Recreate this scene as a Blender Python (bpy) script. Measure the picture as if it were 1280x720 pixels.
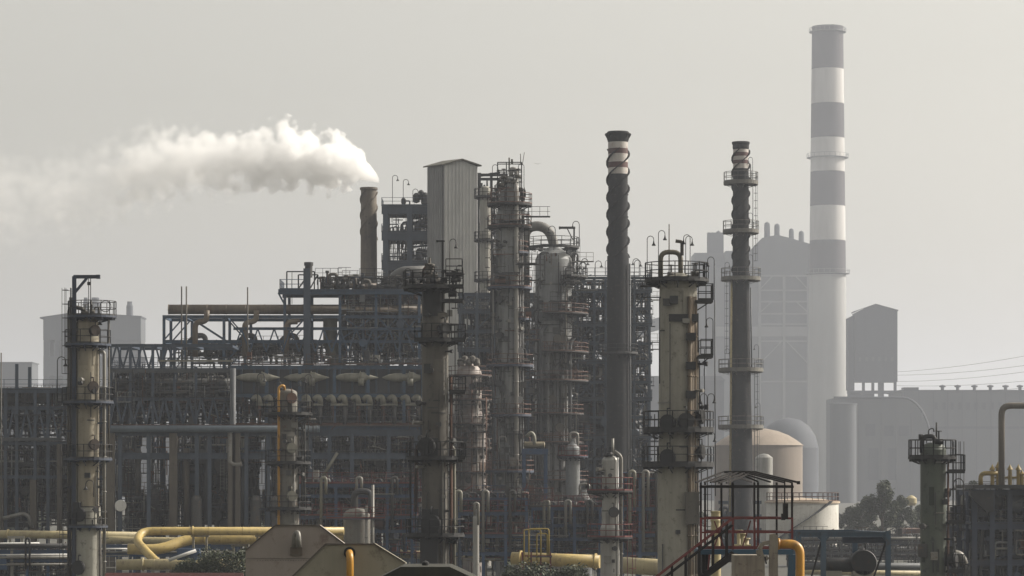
import bpy, math, random
from mathutils import Vector, Matrix
R = math.radians
random.seed(7)
for o in list(bpy.data.objects): bpy.data.objects.remove(o)
scene = bpy.context.scene
COL = scene.collection
# ------------------------------------------------------------------ camera
F = 3629.0          # focal length in pixels of the 1280 px wide photograph
HOR = 600.0         # row of the horizon
CH = 12.0           # height of the camera
cam = bpy.data.objects.new('camera', bpy.data.cameras.new('camera'))
COL.objects.link(cam); scene.camera = cam
cam.location = (0, 0, CH); cam.rotation_euler = (R(90), 0, 0)
cam.data.sensor_width = 36; cam.data.lens = 36 * F / 1280
cam.data.shift_y = (HOR - 360) / 1280
cam.data.clip_start = 1; cam.data.clip_end = 20000
# ------------------------------------------------------------------ light
SUN_AZ, SUN_EL = 74, 35
w = bpy.data.worlds.new('World'); scene.world = w; w.use_nodes = True
nt = w.node_tree; nt.nodes.clear()
sky = nt.nodes.new('ShaderNodeTexSky'); sky.sky_type = 'NISHITA'; sky.sun_disc = False
sky.sun_elevation = R(SUN_EL); sky.sun_rotation = R(SUN_AZ)
sky.dust_density = 4.0; sky.air_density = 1.2; sky.ozone_density = 1.0; sky.altitude = 0
hs = nt.nodes.new('ShaderNodeHueSaturation'); hs.inputs['Saturation'].default_value = 0.22
tint = nt.nodes.new('ShaderNodeMix'); tint.data_type = 'RGBA'; tint.blend_type = 'MULTIPLY'
tint.inputs[0].default_value = 1; tint.inputs[7].default_value = (1.0, 0.935, 0.815, 1)
bg = nt.nodes.new('ShaderNodeBackground'); bg.inputs[1].default_value = 0.135
wo = nt.nodes.new('ShaderNodeOutputWorld')
nt.links.new(sky.outputs[0], hs.inputs['Color']); nt.links.new(hs.outputs[0], tint.inputs[6])
nt.links.new(tint.outputs[2], bg.inputs[0]); nt.links.new(bg.outputs[0], wo.inputs[0])
sd = bpy.data.lights.new('sun', 'SUN'); sd.energy = 4.2; sd.angle = R(0.5); sd.color = (1, 0.945, 0.86)
sun = bpy.data.objects.new('sun', sd); COL.objects.link(sun)
sv = Vector((math.sin(R(SUN_AZ)) * math.cos(R(SUN_EL)), math.cos(R(SUN_AZ)) * math.cos(R(SUN_EL)), math.sin(R(SUN_EL))))
sun.rotation_euler = sv.to_track_quat('Z', 'Y').to_euler(); sun.location = (200, 0, 300)
scene.view_settings.view_transform = 'Standard'; scene.view_settings.look = 'None'
scene.view_settings.exposure = 0.37; scene.view_settings.gamma = 1.0; scene.view_settings.use_curve_mapping = False
scene.render.engine = 'CYCLES'
cy = scene.cycles
cy.max_bounces = 10; cy.diffuse_bounces = 2; cy.glossy_bounces = 2; cy.transmission_bounces = 2
cy.volume_bounces = 9; cy.transparent_max_bounces = 8; cy.caustics_reflective = False; cy.caustics_refractive = False
cy.volume_max_steps = 256; cy.sample_clamp_indirect = 4; cy.use_adaptive_sampling = True; cy.adaptive_threshold = 0.02
cy.use_denoising = True; cy.denoiser = 'OPENIMAGEDENOISE'
# ------------------------------------------------------------------ helpers
def X(px, D): return (px - 640) * D / F
def Z(py, D): return CH - (py - HOR) * D / F
def tag(o, label=None, cat=None, group=None, kind=None):
    if label: o['label'] = label
    if cat: o['category'] = cat
    if group: o['group'] = group
    if kind: o['kind'] = kind
    return o
def empty(name, loc, label, cat, group=None, rz=0):
    o = bpy.data.objects.new(name, None); COL.objects.link(o); o.empty_display_size = .5
    o.location = loc; o.rotation_euler = (0, 0, rz)
    return tag(o, label, cat, group)
def copy_tree(o, parent=None):
    c = o.copy(); COL.objects.link(c); c.parent = parent
    for ch in list(o.children): copy_tree(ch, c)
    return c
def round_path(pts, r, k=5):
    pts = [Vector(p) for p in pts]
    if r <= 0 or len(pts) < 3: return pts
    out = [pts[0]]
    for i in range(1, len(pts) - 1):
        a, b, c = pts[i - 1], pts[i], pts[i + 1]
        u = (a - b); v = (c - b)
        d = min(r, u.length * .49, v.length * .49)
        p, q = b + u.normalized() * d, b + v.normalized() * d
        for j in range(k + 1):
            t = j / k
            out.append(p * (1 - t) ** 2 + b * 2 * t * (1 - t) + q * t * t)
    out.append(pts[-1])
    return out
class MB:
    def __init__(s): s.v = []; s.f = []; s.s = []
    def quad(s, ids, sm=False): s.f.append(ids); s.s.append(sm)
    def box(s, x0, y0, z0, x1, y1, z1):
        n = len(s.v)
        s.v += [(x0,y0,z0),(x1,y0,z0),(x1,y1,z0),(x0,y1,z0),(x0,y0,z1),(x1,y0,z1),(x1,y1,z1),(x0,y1,z1)]
        for q in ((3,2,1,0),(4,5,6,7),(0,1,5,4),(1,2,6,5),(2,3,7,6),(3,0,4,7)): s.quad(tuple(n+i for i in q))
        return s
    def beam(s, p, q, w, h=None):
        h = h or w; p = Vector(p); q = Vector(q); d = (q - p)
        if d.length < 1e-5: return s
        d.normalize(); up = Vector((0,0,1)) if abs(d.z) < .95 else Vector((0,1,0))
        a = d.cross(up).normalized() * w / 2; b = a.cross(d).normalized() * h / 2
        n = len(s.v)
        for e in (p, q):
            for c in (-a-b, a-b, a+b, -a+b): s.v.append(tuple(e + c))
        for k in ((3,2,1,0),(4,5,6,7),(0,1,5,4),(1,2,6,5),(2,3,7,6),(3,0,4,7)): s.quad(tuple(n+i for i in k))
        return s
    def ibeam(s, p, q, w, h):
        "rolled section: two flanges and a web"
        p = Vector(p); q = Vector(q); d = (q - p).normalized()
        up = Vector((0,0,1)) if abs(d.z) < .95 else Vector((0,1,0))
        a = d.cross(up).normalized(); b = a.cross(d).normalized(); t = h * .12
        s.beam(p + b*(h/2-t/2), q + b*(h/2-t/2), w, t); s.beam(p - b*(h/2-t/2), q - b*(h/2-t/2), w, t)
        s.beam(p, q, w * .18, h - 2*t); return s
    def tube(s, pts, r, n=8, bend=0, caps=True, k=5):
        pts = round_path(pts, bend, k)
        rs = r if isinstance(r, (list, tuple)) else [r] * len(pts)
        base = len(s.v); m = len(pts)
        d0 = (pts[1] - pts[0]).normalized()
        ref = Vector((0,0,1)) if abs(d0.z) < .9 else Vector((1,0,0))
        a = d0.cross(ref).normalized()
        for i in range(m):
            if i == 0: d = pts[1] - pts[0]
            elif i == m-1: d = pts[-1] - pts[-2]
            else: d = (pts[i+1] - pts[i]).normalized() + (pts[i] - pts[i-1]).normalized()
            d.normalize()
            a = (a - d * a.dot(d)).normalized(); b = d.cross(a)
            for j in range(n):
                t = 2*math.pi*j/n
                s.v.append(tuple(pts[i] + (a*math.cos(t) + b*math.sin(t)) * rs[i]))
        for i in range(m-1):
            for j in range(n):
                j2 = (j+1) % n
                s.quad((base+i*n+j, base+i*n+j2, base+(i+1)*n+j2, base+(i+1)*n+j), True)
        if caps:
            s.quad(tuple(base+j for j in reversed(range(n)))); s.quad(tuple(base+(m-1)*n+j for j in range(n)))
        return s
    def lathe(s, prof, cx=0, cy=0, n=24, smooth=False, axis='z', cz=0):
        def P(r, z, t):
            if axis == 'z': return (cx + r*math.cos(t), cy + r*math.sin(t), cz + z)
            if axis == 'x': return (cx + z, cy + r*math.cos(t), cz + r*math.sin(t))
            return (cx + r*math.sin(t), cy + z, cz + r*math.cos(t))
        if smooth:
            base = len(s.v)
            for r, z in prof:
                for j in range(n): s.v.append(P(max(r, 1e-4), z, 2*math.pi*j/n))
            for i in range(len(prof)-1):
                for j in range(n):
                    j2 = (j+1) % n; s.quad((base+i*n+j, base+i*n+j2, base+(i+1)*n+j2, base+(i+1)*n+j), True)
        else:
            for (r0, z0), (r1, z1) in zip(prof, prof[1:]):
                base = len(s.v)
                for r, z in ((r0, z0), (r1, z1)):
                    for j in range(n): s.v.append(P(max(r, 1e-4), z, 2*math.pi*j/n))
                for j in range(n):
                    j2 = (j+1) % n; s.quad((base+j, base+j2, base+n+j2, base+n+j), abs(z1-z0) > 1e-6)
        return s
    def arc(s, r0, r1, a0, a1, z0, z1, cx=0, cy=0, n=None):
        n = n or max(3, int(abs(a1-a0)/12)); base = len(s.v)
        for i in range(n+1):
            t = R(a0 + (a1-a0)*i/n); c, q = math.cos(t), math.sin(t)
            for r, z in ((r0,z0),(r1,z0),(r1,z1),(r0,z1)): s.v.append((cx+r*c, cy+r*q, z))
        for i in range(n):
            b = base+4*i
            for j in range(4):
                k = (j+1) % 4; s.quad((b+j, b+4+j, b+4+k, b+k))
        if abs(a1-a0) < 359.9:
            s.quad((base+3, base+2, base+1, base)); b = base+4*n; s.quad((b, b+1, b+2, b+3))
        return s
    def prism(s, poly, y0, y1):
        "poly: (x, z) outline extruded along y"
        n = len(s.v); m = len(poly)
        s.v += [(x, y0, z) for x, z in poly] + [(x, y1, z) for x, z in poly]
        s.quad(tuple(n+i for i in range(m))); s.quad(tuple(n+m+i for i in reversed(range(m))))
        for i in range(m):
            j = (i+1) % m; s.quad((n+i, n+m+i, n+m+j, n+j))
        return s
    def build(s, name, mat, parent=None, loc=None):
        me = bpy.data.meshes.new(name); me.from_pydata(s.v, [], s.f)
        me.polygons.foreach_set('use_smooth', s.s); me.materials.append(mat); me.update()
        o = bpy.data.objects.new(name, me); COL.objects.link(o)
        if parent: o.parent = parent
        if loc: o.location = loc
        return o
# ------------------------------------------------------------------ materials
MATS = {}
def mat(name, c1, c2=None, rough=.7, metal=0.0, scale=1.0, streak=True, bump=.0, spots=None, wave=None):
    "painted or bare surface: a base colour broken up by vertical dirt streaks and blotches"
    if name in MATS: return MATS[name]
    m = bpy.data.materials.new(name); m.use_nodes = True; N = m.node_tree.nodes; L = m.node_tree.links
    b = N['Principled BSDF']; b.inputs['Roughness'].default_value = rough; b.inputs['Metallic'].default_value = metal
    c2 = c2 or tuple(x * .62 for x in c1)
    tc = N.new('ShaderNodeTexCoord'); mp = N.new('ShaderNodeMapping')
    mp.inputs['Scale'].default_value = (scale*1.6, scale*1.6, scale*(.16 if streak else 1.6))
    L.new(tc.outputs['Object'], mp.inputs[0])
    n1 = N.new('ShaderNodeTexNoise'); n1.inputs['Scale'].default_value = 1.5; n1.inputs['Detail'].default_value = 6; n1.inputs['Roughness'].default_value = .65
    L.new(mp.outputs[0], n1.inputs['Vector'])
    n2 = N.new('ShaderNodeTexNoise'); n2.inputs['Scale'].default_value = .33*scale; n2.inputs['Detail'].default_value = 4
    L.new(tc.outputs['Object'], n2.inputs['Vector'])
    ad = N.new('ShaderNodeMath'); ad.operation = 'ADD'; L.new(n1.outputs[0], ad.inputs[0]); L.new(n2.outputs[0], ad.inputs[1])
    rp = N.new('ShaderNodeMapRange'); rp.inputs[1].default_value = .78; rp.inputs[2].default_value = 1.28
    L.new(ad.outputs[0], rp.inputs[0])
    mx = N.new('ShaderNodeMix'); mx.data_type = 'RGBA'; mx.inputs[6].default_value = (*c1, 1); mx.inputs[7].default_value = (*c2, 1)
    L.new(rp.outputs[0], mx.inputs[0]); out = mx.outputs[2]
    if spots:
        n3 = N.new('ShaderNodeTexNoise'); n3.inputs['Scale'].default_value = 2.2*scale; n3.inputs['Detail'].default_value = 8; n3.inputs['Roughness'].default_value = .7
        L.new(tc.outputs['Object'], n3.inputs['Vector'])
        r3 = N.new('ShaderNodeMapRange'); r3.inputs[1].default_value = .56; r3.inputs[2].default_value = .68; L.new(n3.outputs[0], r3.inputs[0])
        m3 = N.new('ShaderNodeMix'); m3.data_type = 'RGBA'; m3.inputs[7].default_value = (*spots, 1)
        L.new(r3.outputs[0], m3.inputs[0]); L.new(out, m3.inputs[6]); out = m3.outputs[2]
    L.new(out, b.inputs['Base Color'])
    if wave:
        wv = N.new('ShaderNodeTexWave'); wv.wave_type = 'BANDS'; wv.bands_direction = 'X'; wv.inputs['Scale'].default_value = wave
        L.new(tc.outputs['Object'], wv.inputs['Vector'])
        bp = N.new('ShaderNodeBump'); bp.inputs['Strength'].default_value = .8; bp.inputs['Distance'].default_value = .08
        L.new(wv.outputs['Fac'], bp.inputs['Height']); L.new(bp.outputs[0], b.inputs['Normal'])
    elif bump:
        bp = N.new('ShaderNodeBump'); bp.inputs['Strength'].default_value = bump; bp.inputs['Distance'].default_value = .03
        L.new(n1.outputs[0], bp.inputs['Height']); L.new(bp.outputs[0], b.inputs['Normal'])
    MATS[name] = m; return m
BLUE = mat('painted_blue_steel', (0.037,0.077,0.135), (0.025,0.045,0.073), .55, spots=(0.053,0.037,0.030))
NAVY = mat('navy_steel', (0.025,0.040,0.072), (0.022,0.025,0.036), .6)
DARK = mat('dark_steel', (0.021,0.022,0.023), (0.012,0.012,0.013), .6, spots=(0.036,0.024,0.018))
BLACK = mat('soot_steel', (0.011,0.011,0.012), (0.007,0.007,0.007), .7)
GREY = mat('grey_steel', (0.064,0.069,0.073), (0.036,0.041,0.045), .6)
CLUT = mat('dull_pipework', (0.055,0.055,0.052), (0.032,0.032,0.032), .6, spots=(0.104,0.070,0.043))
GALV = mat('insulated_pipe', (0.228,0.221,0.200), (0.138,0.131,0.117), .5, .2, spots=(0.103,0.076,0.048))
SILV = mat('aluminium_cladding', (0.312,0.306,0.288), (0.204,0.198,0.180), .42, .5)
BEIGE = mat('beige_drum', (0.215,0.208,0.165), (0.12,0.115,0.092), .55)
TAN = mat('tan_shell', (0.311,0.277,0.209), (0.203,0.176,0.128), .7, spots=(0.149,0.121,0.088), bump=.3)
CONC = mat('weathered_concrete', (0.300,0.285,0.240), (0.203,0.191,0.158), .85, spots=(0.143,0.132,0.108), bump=.5)
SHELL = mat('grey_shell', (0.223,0.230,0.230), (0.135,0.140,0.143), .6, spots=(0.115,0.108,0.100))
BROWN = mat('brown_shell', (0.099,0.090,0.075), (0.060,0.054,0.045), .75, spots=(0.027,0.027,0.027), bump=.4)
UMBER = mat('rusty_brown_pipe', (0.16,0.13,0.088), (0.085,0.063,0.045), .6, spots=(0.132,0.072,0.042))
GREEN = mat('green_grey_shell', (0.074,0.089,0.066), (0.050,0.059,0.046), .6, spots=(0.022,0.025,0.022))
RUST = mat('rusty_steel', (0.102,0.045,0.024), (0.054,0.027,0.018), .8, spots=(0.030,0.018,0.015))
RED = mat('oxide_red_paint', (0.13,0.020,0.015), (0.108,0.018,0.016), .6, spots=(0.045,0.018,0.018))
YEL = mat('yellow_pipe', (0.45,0.335,0.115), (0.32,0.24,0.09), .5, spots=(0.16,0.115,0.06))
YEL2 = mat('orange_yellow_pipe', (0.495,0.252,0.027), (0.360,0.180,0.027), .4, spots=(0.225,0.117,0.027))
CREAM = mat('cream_pipe', (0.400,0.336,0.176), (0.288,0.240,0.136), .55, spots=(0.13,0.10,0.06))
WHITE = mat('white_paint', (0.666,0.657,0.630), (0.495,0.486,0.459), .5)
# ------------------------------------------------------------------ ground, haze
g = mat('bare_ground', (.065,.06,.048), (.04,.042,.032), .95, scale=.05, streak=False, spots=(.045,.06,.03))
m = MB(); m.box(-4000, -40, -.4, 4000, 9000, 0); tag(m.build('ground', g), kind='structure')
rd = mat('plant_road', (.055,.055,.052), (.04,.04,.04), .9, streak=False)
m = MB(); m.box(-220, 402, .004, 220, 410, .006); tag(m.build('road', rd), kind='structure')
SIG = 0.00019
m = MB(); m.box(-4010, -60, -1, 4010, 9010, 335)
hz = bpy.data.materials.new('haze_air'); hz.use_nodes = True; N = hz.node_tree.nodes; N.clear()
pv = N.new('ShaderNodeVolumePrincipled'); pv.inputs['Density'].default_value = SIG
pv.inputs['Color'].default_value = (.765,.805,.895,1); pv.inputs['Anisotropy'].default_value = .35
oo = N.new('ShaderNodeOutputMaterial'); hz.node_tree.links.new(pv.outputs[0], oo.inputs['Volume'])
tag(m.build('haze', hz), 'thin grey haze filling the air over the whole plant', 'haze', kind='stuff')
# ------------------------------------------------------------------ far power station
FARW = mat('far_wall', (.085,.092,.102), (.062,.068,.076), .8, scale=.05)
FARD = mat('far_dark_wall', (.06,.067,.08), (.04,.045,.056), .8, scale=.05)
FARL = mat('far_pale_steel', (.19,.195,.20), (.15,.155,.16), .7, scale=.05)
BANDD = mat('chimney_dull_red', (.045,.036,.042), (.03,.026,.03), .8, scale=.04)
BANDW = mat('chimney_white', (.58,.57,.55), (.34,.325,.31), .7, scale=.04)
K = 1.9
D = 1050*K
t = empty('power_station_chimney', (X(1034.5, D), D, 0), 'very tall chimney banded in white and dull red beyond the plant', 'chimney')
def chw(py):            # half width in pixels
    return 19.5 + (py - 35) * (24.5 - 19.5) / (500 - 35)
bands = [35, 87, 130, 173, 215, 258, 301, 344, 600 + CH*F/D]
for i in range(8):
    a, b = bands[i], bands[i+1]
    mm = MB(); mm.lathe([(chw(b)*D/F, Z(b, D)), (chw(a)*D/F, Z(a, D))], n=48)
    mm.build('red_band' if i % 2 == 0 else ('lower_shaft' if i == 7 else 'white_band'), BANDD if i % 2 == 0 else (mat('chimney_hazed_concrete', (.36,.36,.35), (.25,.25,.245), .85, scale=.03) if i == 7 else BANDW), t)  # lower shaft: unpainted concrete grey, with the dulling of low haze painted in
mm = MB(); mm.lathe([(chw(35)*D/F, Z(35,D)), (chw(35)*D/F+.25, Z(35,D)), (chw(35)*D/F+.25, Z(35,D)+.8), (chw(35)*D/F-.8, Z(35,D)+.8), (chw(35)*D/F-.8, Z(60,D))], n=48)
mm.build('rim', BANDD, t)
for py, wd in ((197, 2.6), (342, 2.6), (40, 1.9)):
    r = chw(py)*D/F; mm = MB(); mm.arc(r, r+wd, 0, 360, Z(py,D)-.3, Z(py,D), n=40)
    pl = mm.build('gallery', FARL, t); mm = MB()
    for k in range(24):
        a = 2*math.pi*k/24; mm.beam(((r+wd)*math.cos(a), (r+wd)*math.sin(a), Z(py,D)), ((r+wd)*math.cos(a), (r+wd)*math.sin(a), Z(py,D)+2.6), .2)
    mm.arc(r+wd-.06, r+wd+.06, 0, 360, Z(py,D)+2.4, Z(py,D)+2.6, n=40); mm.build('railing', FARL, pl)
mm = MB(); mm.beam((8, -9.6, 0), (7, -7.7, Z(45, D)), .7); mm.build('ladder', FARL, t)
# boiler house
D = 1130*K
t = empty('boiler_house', (X(940, D), D, 0), 'huge pale boiler house with stepped roof and framed front beside the tall chimney', 'power station')
def bx(mb, x0, x1, y0, y1, d0, d1, D=D, cx=940): mb.box(X(x0,D)-X(cx,D), d0, max(Z(y1,D), 0), X(x1,D)-X(cx,D), d1, Z(y0,D)); return mb
GB = 600 + CH*F/D
mm = MB(); bx(mm, 868, 945, 316, GB, 0, 40); mm.build('turbine_hall', FARW, t)
mm = MB(); bx(mm, 893, 1010, 333, GB, -18, -.01); mm.build('wall', FARW, t)
mm = MB(); mm.prism([(X(905,D)-X(940,D), Z(333,D)), (X(1012,D)-X(940,D), Z(333,D)), (X(1012,D)-X(940,D), Z(308,D)), (X(985,D)-X(940,D), Z(300,D)), (X(968,D)-X(940,D), Z(296,D)), (X(950,D)-X(940,D), Z(300,D)), (X(935,D)-X(940,D), Z(316,D)), (X(905,D)-X(940,D), Z(316,D))], -18, 30); mm.build('roof', FARW, t)
mm = MB(); bx(mm, 885, 905, 290, 315.9, 4, 12); mm.build('lift_room', FARD, t)
for x, wd, yt in ((887.5, 3, 292), (899, 3.3, 288), (960, 3.7, 277), (972.5, 3.5, 279), (990.5, 3.2, 285), (1003, 3.4, 288)):
    r = wd*D/F; mm = MB(); mm.lathe([(r, Z(318,D)), (r, Z(yt+3,D)), (r*.8, Z(yt+.5,D)), (.05, Z(yt-1,D))], X(x,D)-X(940,D), 8, 14); mm.build('roof_vent', FARD, t)
yy = -18.6
mm = MB(); bx(mm, 945, 1009, 347, 409, yy, -18.01); mm.build('recess_panel', FARD, t)
mm = MB(); bx(mm, 945, 1009, 424, 475, yy, -18.01); mm.build('recess_panel', FARD, t)
for x in (947, 977, 1007):
    mm = MB(); bx(mm, x-1.6, x+1.6, 346, GB, yy-1.2, yy-.4); mm.build('frame_post', FARL, t)
for y in (347, 365, 379, 394, 407, 428, 478):
    mm = MB(); bx(mm, 945.4, 1008.6, y-1, y+1, yy-.39, yy-.1); mm.build('frame_beam', FARL, t)
for x0, y0, x1, y1 in ((948,363,962,348), (992,348,1006,363), (948,392,962,379), (1006,392,992,379), (977,425,948,455), (977,425,1006,455)):
    mm = MB(); mm.beam((X(x0,D)-X(940,D), yy-.8, Z(y0,D)), (X(x1,D)-X(940,D), yy-.8, Z(y1,D)), .8); mm.build('brace', FARL, t)
mm = MB(); bx(mm, 893, 1009, 410, 422, yy-.3, -18.01); mm.build('pale_wall_strip', FARL, t)
# conveyor gallery left of the boiler house, seen behind the stack
D = 1150*K
t = empty('conveyor_gallery', (X(810, D), D, 0), 'sloping far conveyor gallery on trestles left of the boiler house', 'conveyor')
mm = MB(); mm.beam((X(770,D)-X(810,D), 0, Z(420,D)), (X(868,D)-X(810,D), 0, Z(392,D)), 7, 9); mm.build('gallery', FARW, t)
for x in (780, 826, 862):
    mm = MB(); mm.beam((X(x,D)-X(810,D), 0, 0), (X(x,D)-X(810,D), 0, Z(405,D)), 3); mm.build('trestle', FARW, t)
# dark tower block
D = 960*K
t = empty('coal_tower', (X(1090, D), D, 0), 'dark far tower block with shallow pitched roof standing on legs', 'tower building')
h = lambda x: X(x, D) - X(1090, D)
mm = MB(); mm.prism([(h(1067), Z(478,D)), (h(1120), Z(478,D)), (h(1120), Z(390,D)), (h(1108), Z(385.5,D)), (h(1093), Z(382.5,D)), (h(1080), Z(385.5,D)), (h(1071), Z(390,D)), (h(1067), Z(392,D))], -7, 7); mm.build('wall', FARD, t)
mm = MB(); mm.prism([(h(1059), Z(488,D)), (h(1066.9), Z(488,D)), (h(1066.9), Z(394,D)), (h(1059), Z(398,D))], -5, 7); mm.build('stair_shaft', FARD, t)
mm = MB(); mm.prism([(h(1066), Z(391.4,D)), (h(1080), Z(385,D)), (h(1093), Z(382,D)), (h(1108), Z(385,D)), (h(1121), Z(389.5,D)), (h(1121), Z(388.2,D)), (h(1093), Z(380.5,D)), (h(1066), Z(389.8,D))], -7.6, 7.6); mm.build('roof', FARD, t)
for k, x in enumerate((1062, 1078, 1092, 1098, 1104, 1117.5)):
    mm = MB(); mm.beam((h(x), -5 if k % 2 else 4, 0), (h(x), -5 if k % 2 else 4, Z(477.9,D)), 1.7); mm.build('leg', FARD, t)
for k in range(6):
    mm = MB(); mm.box(h(1072+k*8), -7.3, Z(452,D), h(1075+k*8), -7.01, Z(447,D)); mm.build('window', FARW, t)
mm = MB(); mm.box(h(1060), -6, Z(492,D), h(1119), 6, Z(488.5,D)); mm.build('deck', FARD, t)
mm = MB(); mm.box(h(1060), -4, 0, h(1090), 4, Z(492.2,D)); mm.build('base_room', FARD, t)
# long shed with roof vents
D = 900*K
t = empty('long_shed', (X(1230, D), D, 0), 'long far grey shed with small round vents along its roof', 'shed')
h = lambda x: X(x, D) - X(1230, D)
mm = MB(); mm.box(h(1127), 0, 0, h(1350), 60, Z(489,D)); mm.build('wall', FARW, t)
mm = MB(); mm.box(h(1125), -1, Z(489,D)+.01, h(1352), 61, Z(487.4,D)); mm.build('roof', FARD, t)
for x in (1179, 1198, 1219, 1239, 1258, 1276, 1297):
    mm = MB(); r = 1.4; z = Z(487.4,D); mm.lathe([(r*.7, z), (r*.7, z+1.5), (r*1.4, z+1.9), (r*1.4, z+2.6), (.02, z+3.2)], h(x), 3, 12); mm.build('roof_vent', FARD, t)
mm = MB(); mm.box(h(1130), 2, Z(487.3,D), h(1149), 12, Z(484,D)); mm.build('roof_cabin', FARD, t)
mm = MB(); mm.box(h(1127.5), -.4, Z(536,D), h(1349), -.01, Z(533,D)); mm.build('wall_band', FARD, t)
for k in range(18):
    mm = MB(); mm.box(h(1168+k*10), -.35, Z(512,D), h(1172+k*10), -.01, Z(503,D)); mm.build('louvre', FARD, t)
for k in range(12):
    mm = MB(); mm.box(h(1130+k*18), -.6, 0, h(1131+k*18), -.41, Z(490,D)); mm.build('wall_rib', FARD, t)
# big arched hall
D = 860*K
t = empty('arched_hall', (X(1110, D), D, 0), 'far hall with a big rounded shoulder in front of the long shed', 'hall')
h = lambda x: X(x, D) - X(1110, D)
arch = [(h(1040), 0), (h(1163), 0), (h(1163), Z(560,D))]
for k in range(9):
    a = R(10*k + 5); arch.append((h(1128) + (h(1163)-h(1128))*math.cos(a), Z(560,D) + (Z(498,D)-Z(560,D))*math.sin(a)))
arch += [(h(1128), Z(498,D)), (h(1040), Z(498,D))]
mm = MB(); mm.prism(arch, 0, 30); mm.build('wall', FARW, t)
mm = MB(); pts = [(h(1164), -.3, Z(600,D)), (h(1164), -.3, Z(560,D))] + [(h(1128)+(h(1164)-h(1128))*math.cos(R(a)), -.3, Z(560,D)+(Z(497,D)-Z(560,D))*math.sin(R(a))) for a in range(10, 91, 10)] + [(h(1042), -.3, Z(497,D))]
mm.tube(pts, .7, 6); mm.build('eaves_duct', FARD, t)
for x, y0, y1 in ((1082, 530, 545), (1105, 532, 545), (1124, 532, 545), (1086, 560, 600), (1110, 560, 600)):
    mm = MB(); mm.box(h(x), -.5, Z(y1,D), h(x+12), -.01, Z(y0,D)); mm.build('window', FARD, t)
for x in (1075, 1102, 1121, 1140, 1153):
    mm = MB(); mm.beam((h(x), -1, 0), (h(x), -1, Z(515,D)), .7); mm.build('downpipe', FARW, t)
# silo beside the chimney foot
for (x0, x1, yt, D, nm, lb) in ((1037, 1071, 506, 800*K, 'storage_silo', 'pale flat topped silo at the foot of the tall chimney'),):
    t = empty(nm, (X((x0+x1)/2, D), D, 0), lb, 'silo'); r = (x1-x0)/2*D/F
    mm = MB(); mm.lathe([(r, 0), (r, Z(yt,D))], n=32); mm.build('shell', FARW, t)
    mm = MB(); mm.lathe([(r+.3, Z(yt,D)), (r+.3, Z(yt,D)+.6), (r*.5, Z(yt,D)+(.9 if x0 > 1030 else 4)), (.01, Z(yt,D)+(1 if x0 > 1030 else 4.8))], n=32); mm.build('roof', FARW, t)
    mm = MB(); mm.beam((r*.97, -r*.3, 0), (r*.97, -r*.3, Z(yt,D)), .6); mm.build('ladder', FARL, t)
# long far halls that close the view under the racks
for (x0, x1, yt, D, lb) in ((-90, 60, 538, 1500, 'long low far hall beyond the left edge rack'), (62, 150, 548, 1450, 'far hall glimpsed behind the foot of the tan column'), (140, 330, 541, 1550, 'long far hall seen between the legs under the blue header'),
                            (325, 470, 552, 1480, 'far hall beyond the yellow riser column'), (455, 640, 536, 1600, 'far hall beyond the dark brown tower'), (630, 800, 543, 1500, 'far hall behind the black spiral stack'), (790, 905, 470, 1700, 'tall far hall glimpsed left of the slender dark stack')):
    t = empty('far_hall', (X(x0, D), D, 0), lb, 'hall', 'far halls beyond the plant'); w_ = X(x1, D)-X(x0, D); z_ = Z(yt, D)
    mm = MB(); mm.box(0, 0, 0, w_, 30, z_-2.5); mm.build('wall', FARD, t)
    mm = MB(); mm.prism([(-.8, z_-2.49), (w_+.8, z_-2.49), (w_-2, z_), (2, z_)], -.8, 31); mm.build('roof', FARW, t)
    for k in range(5): mm = MB(); mm.box(w_*(.08+.18*k), -.3, z_*.35, w_*(.08+.18*k)+w_*.1, -.01, z_*.6); mm.build('window', FARL, t)
    for k in range(3): mm = MB(); mm.lathe([(.9, 0), (.8, 5), (.01, 5.2)], w_*(.2+.3*k), 10, 12, cz=z_-.1); mm.build('roof_vent', FARW, t)
# far buildings at the left
D = 980*K
t = empty('far_plant_building', (X(115, D), D, 0), 'far grey plant building on open columns behind the tan column', 'industrial building')
h = lambda x: X(x, D) - X(115, D)
mm = MB(); mm.prism([(h(54), Z(425,D)), (h(176), Z(425,D)), (h(176), Z(397,D)), (h(140), Z(393,D)), (h(88), Z(393,D)), (h(54), Z(398,D))], 0, 24); mm.build('upper_wall', FARW, t)
mm = MB(); mm.prism([(h(50), Z(398.2,D)), (h(88), Z(392.9,D)), (h(140), Z(392.9,D)), (h(177), Z(396.9,D)), (h(177), Z(395,D)), (h(88), Z(391,D)), (h(50), Z(396.5,D))], -1, 25); mm.build('roof', FARD, t)
for x0, x1 in ((54, 62), (68, 73), (78, 120), (126, 176)):
    mm = MB(); mm.box(h(x0), 1, 0, h(x1), 22, Z(425.1,D)); mm.build('pillar', FARW, t)
mm = MB(); mm.box(h(54), .5, Z(470,D), h(176), 23, Z(445,D)); mm.build('lower_wall', FARW, t)
for x, wd, yt in ((160, 4.2, 376), (117, 6.5, 371), (105, 3.4, 371)):
    r = wd*D/F; mm = MB(); mm.lathe([(r, Z(397,D)), (r, Z(yt+6,D)), (r*.75, Z(yt+3,D)), (r*.75, Z(yt,D)), (.01, Z(yt,D))], h(x), 8, 14); mm.build('roof_stack', FARD, t)
D = 1020*K
t = empty('far_low_building', (X(18, D), D, 0), 'low far grey building at the left edge beyond the racks', 'industrial building')
h = lambda x: X(x, D) - X(18, D)
mm = MB(); mm.box(h(-60), 0, 0, h(40), 25, Z(454,D)); mm.build('wall', FARW, t)
mm = MB(); mm.box(h(-61), -1, Z(454,D)+.01, h(41), 26, Z(452.5,D)); mm.build('roof', FARW, t)
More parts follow.
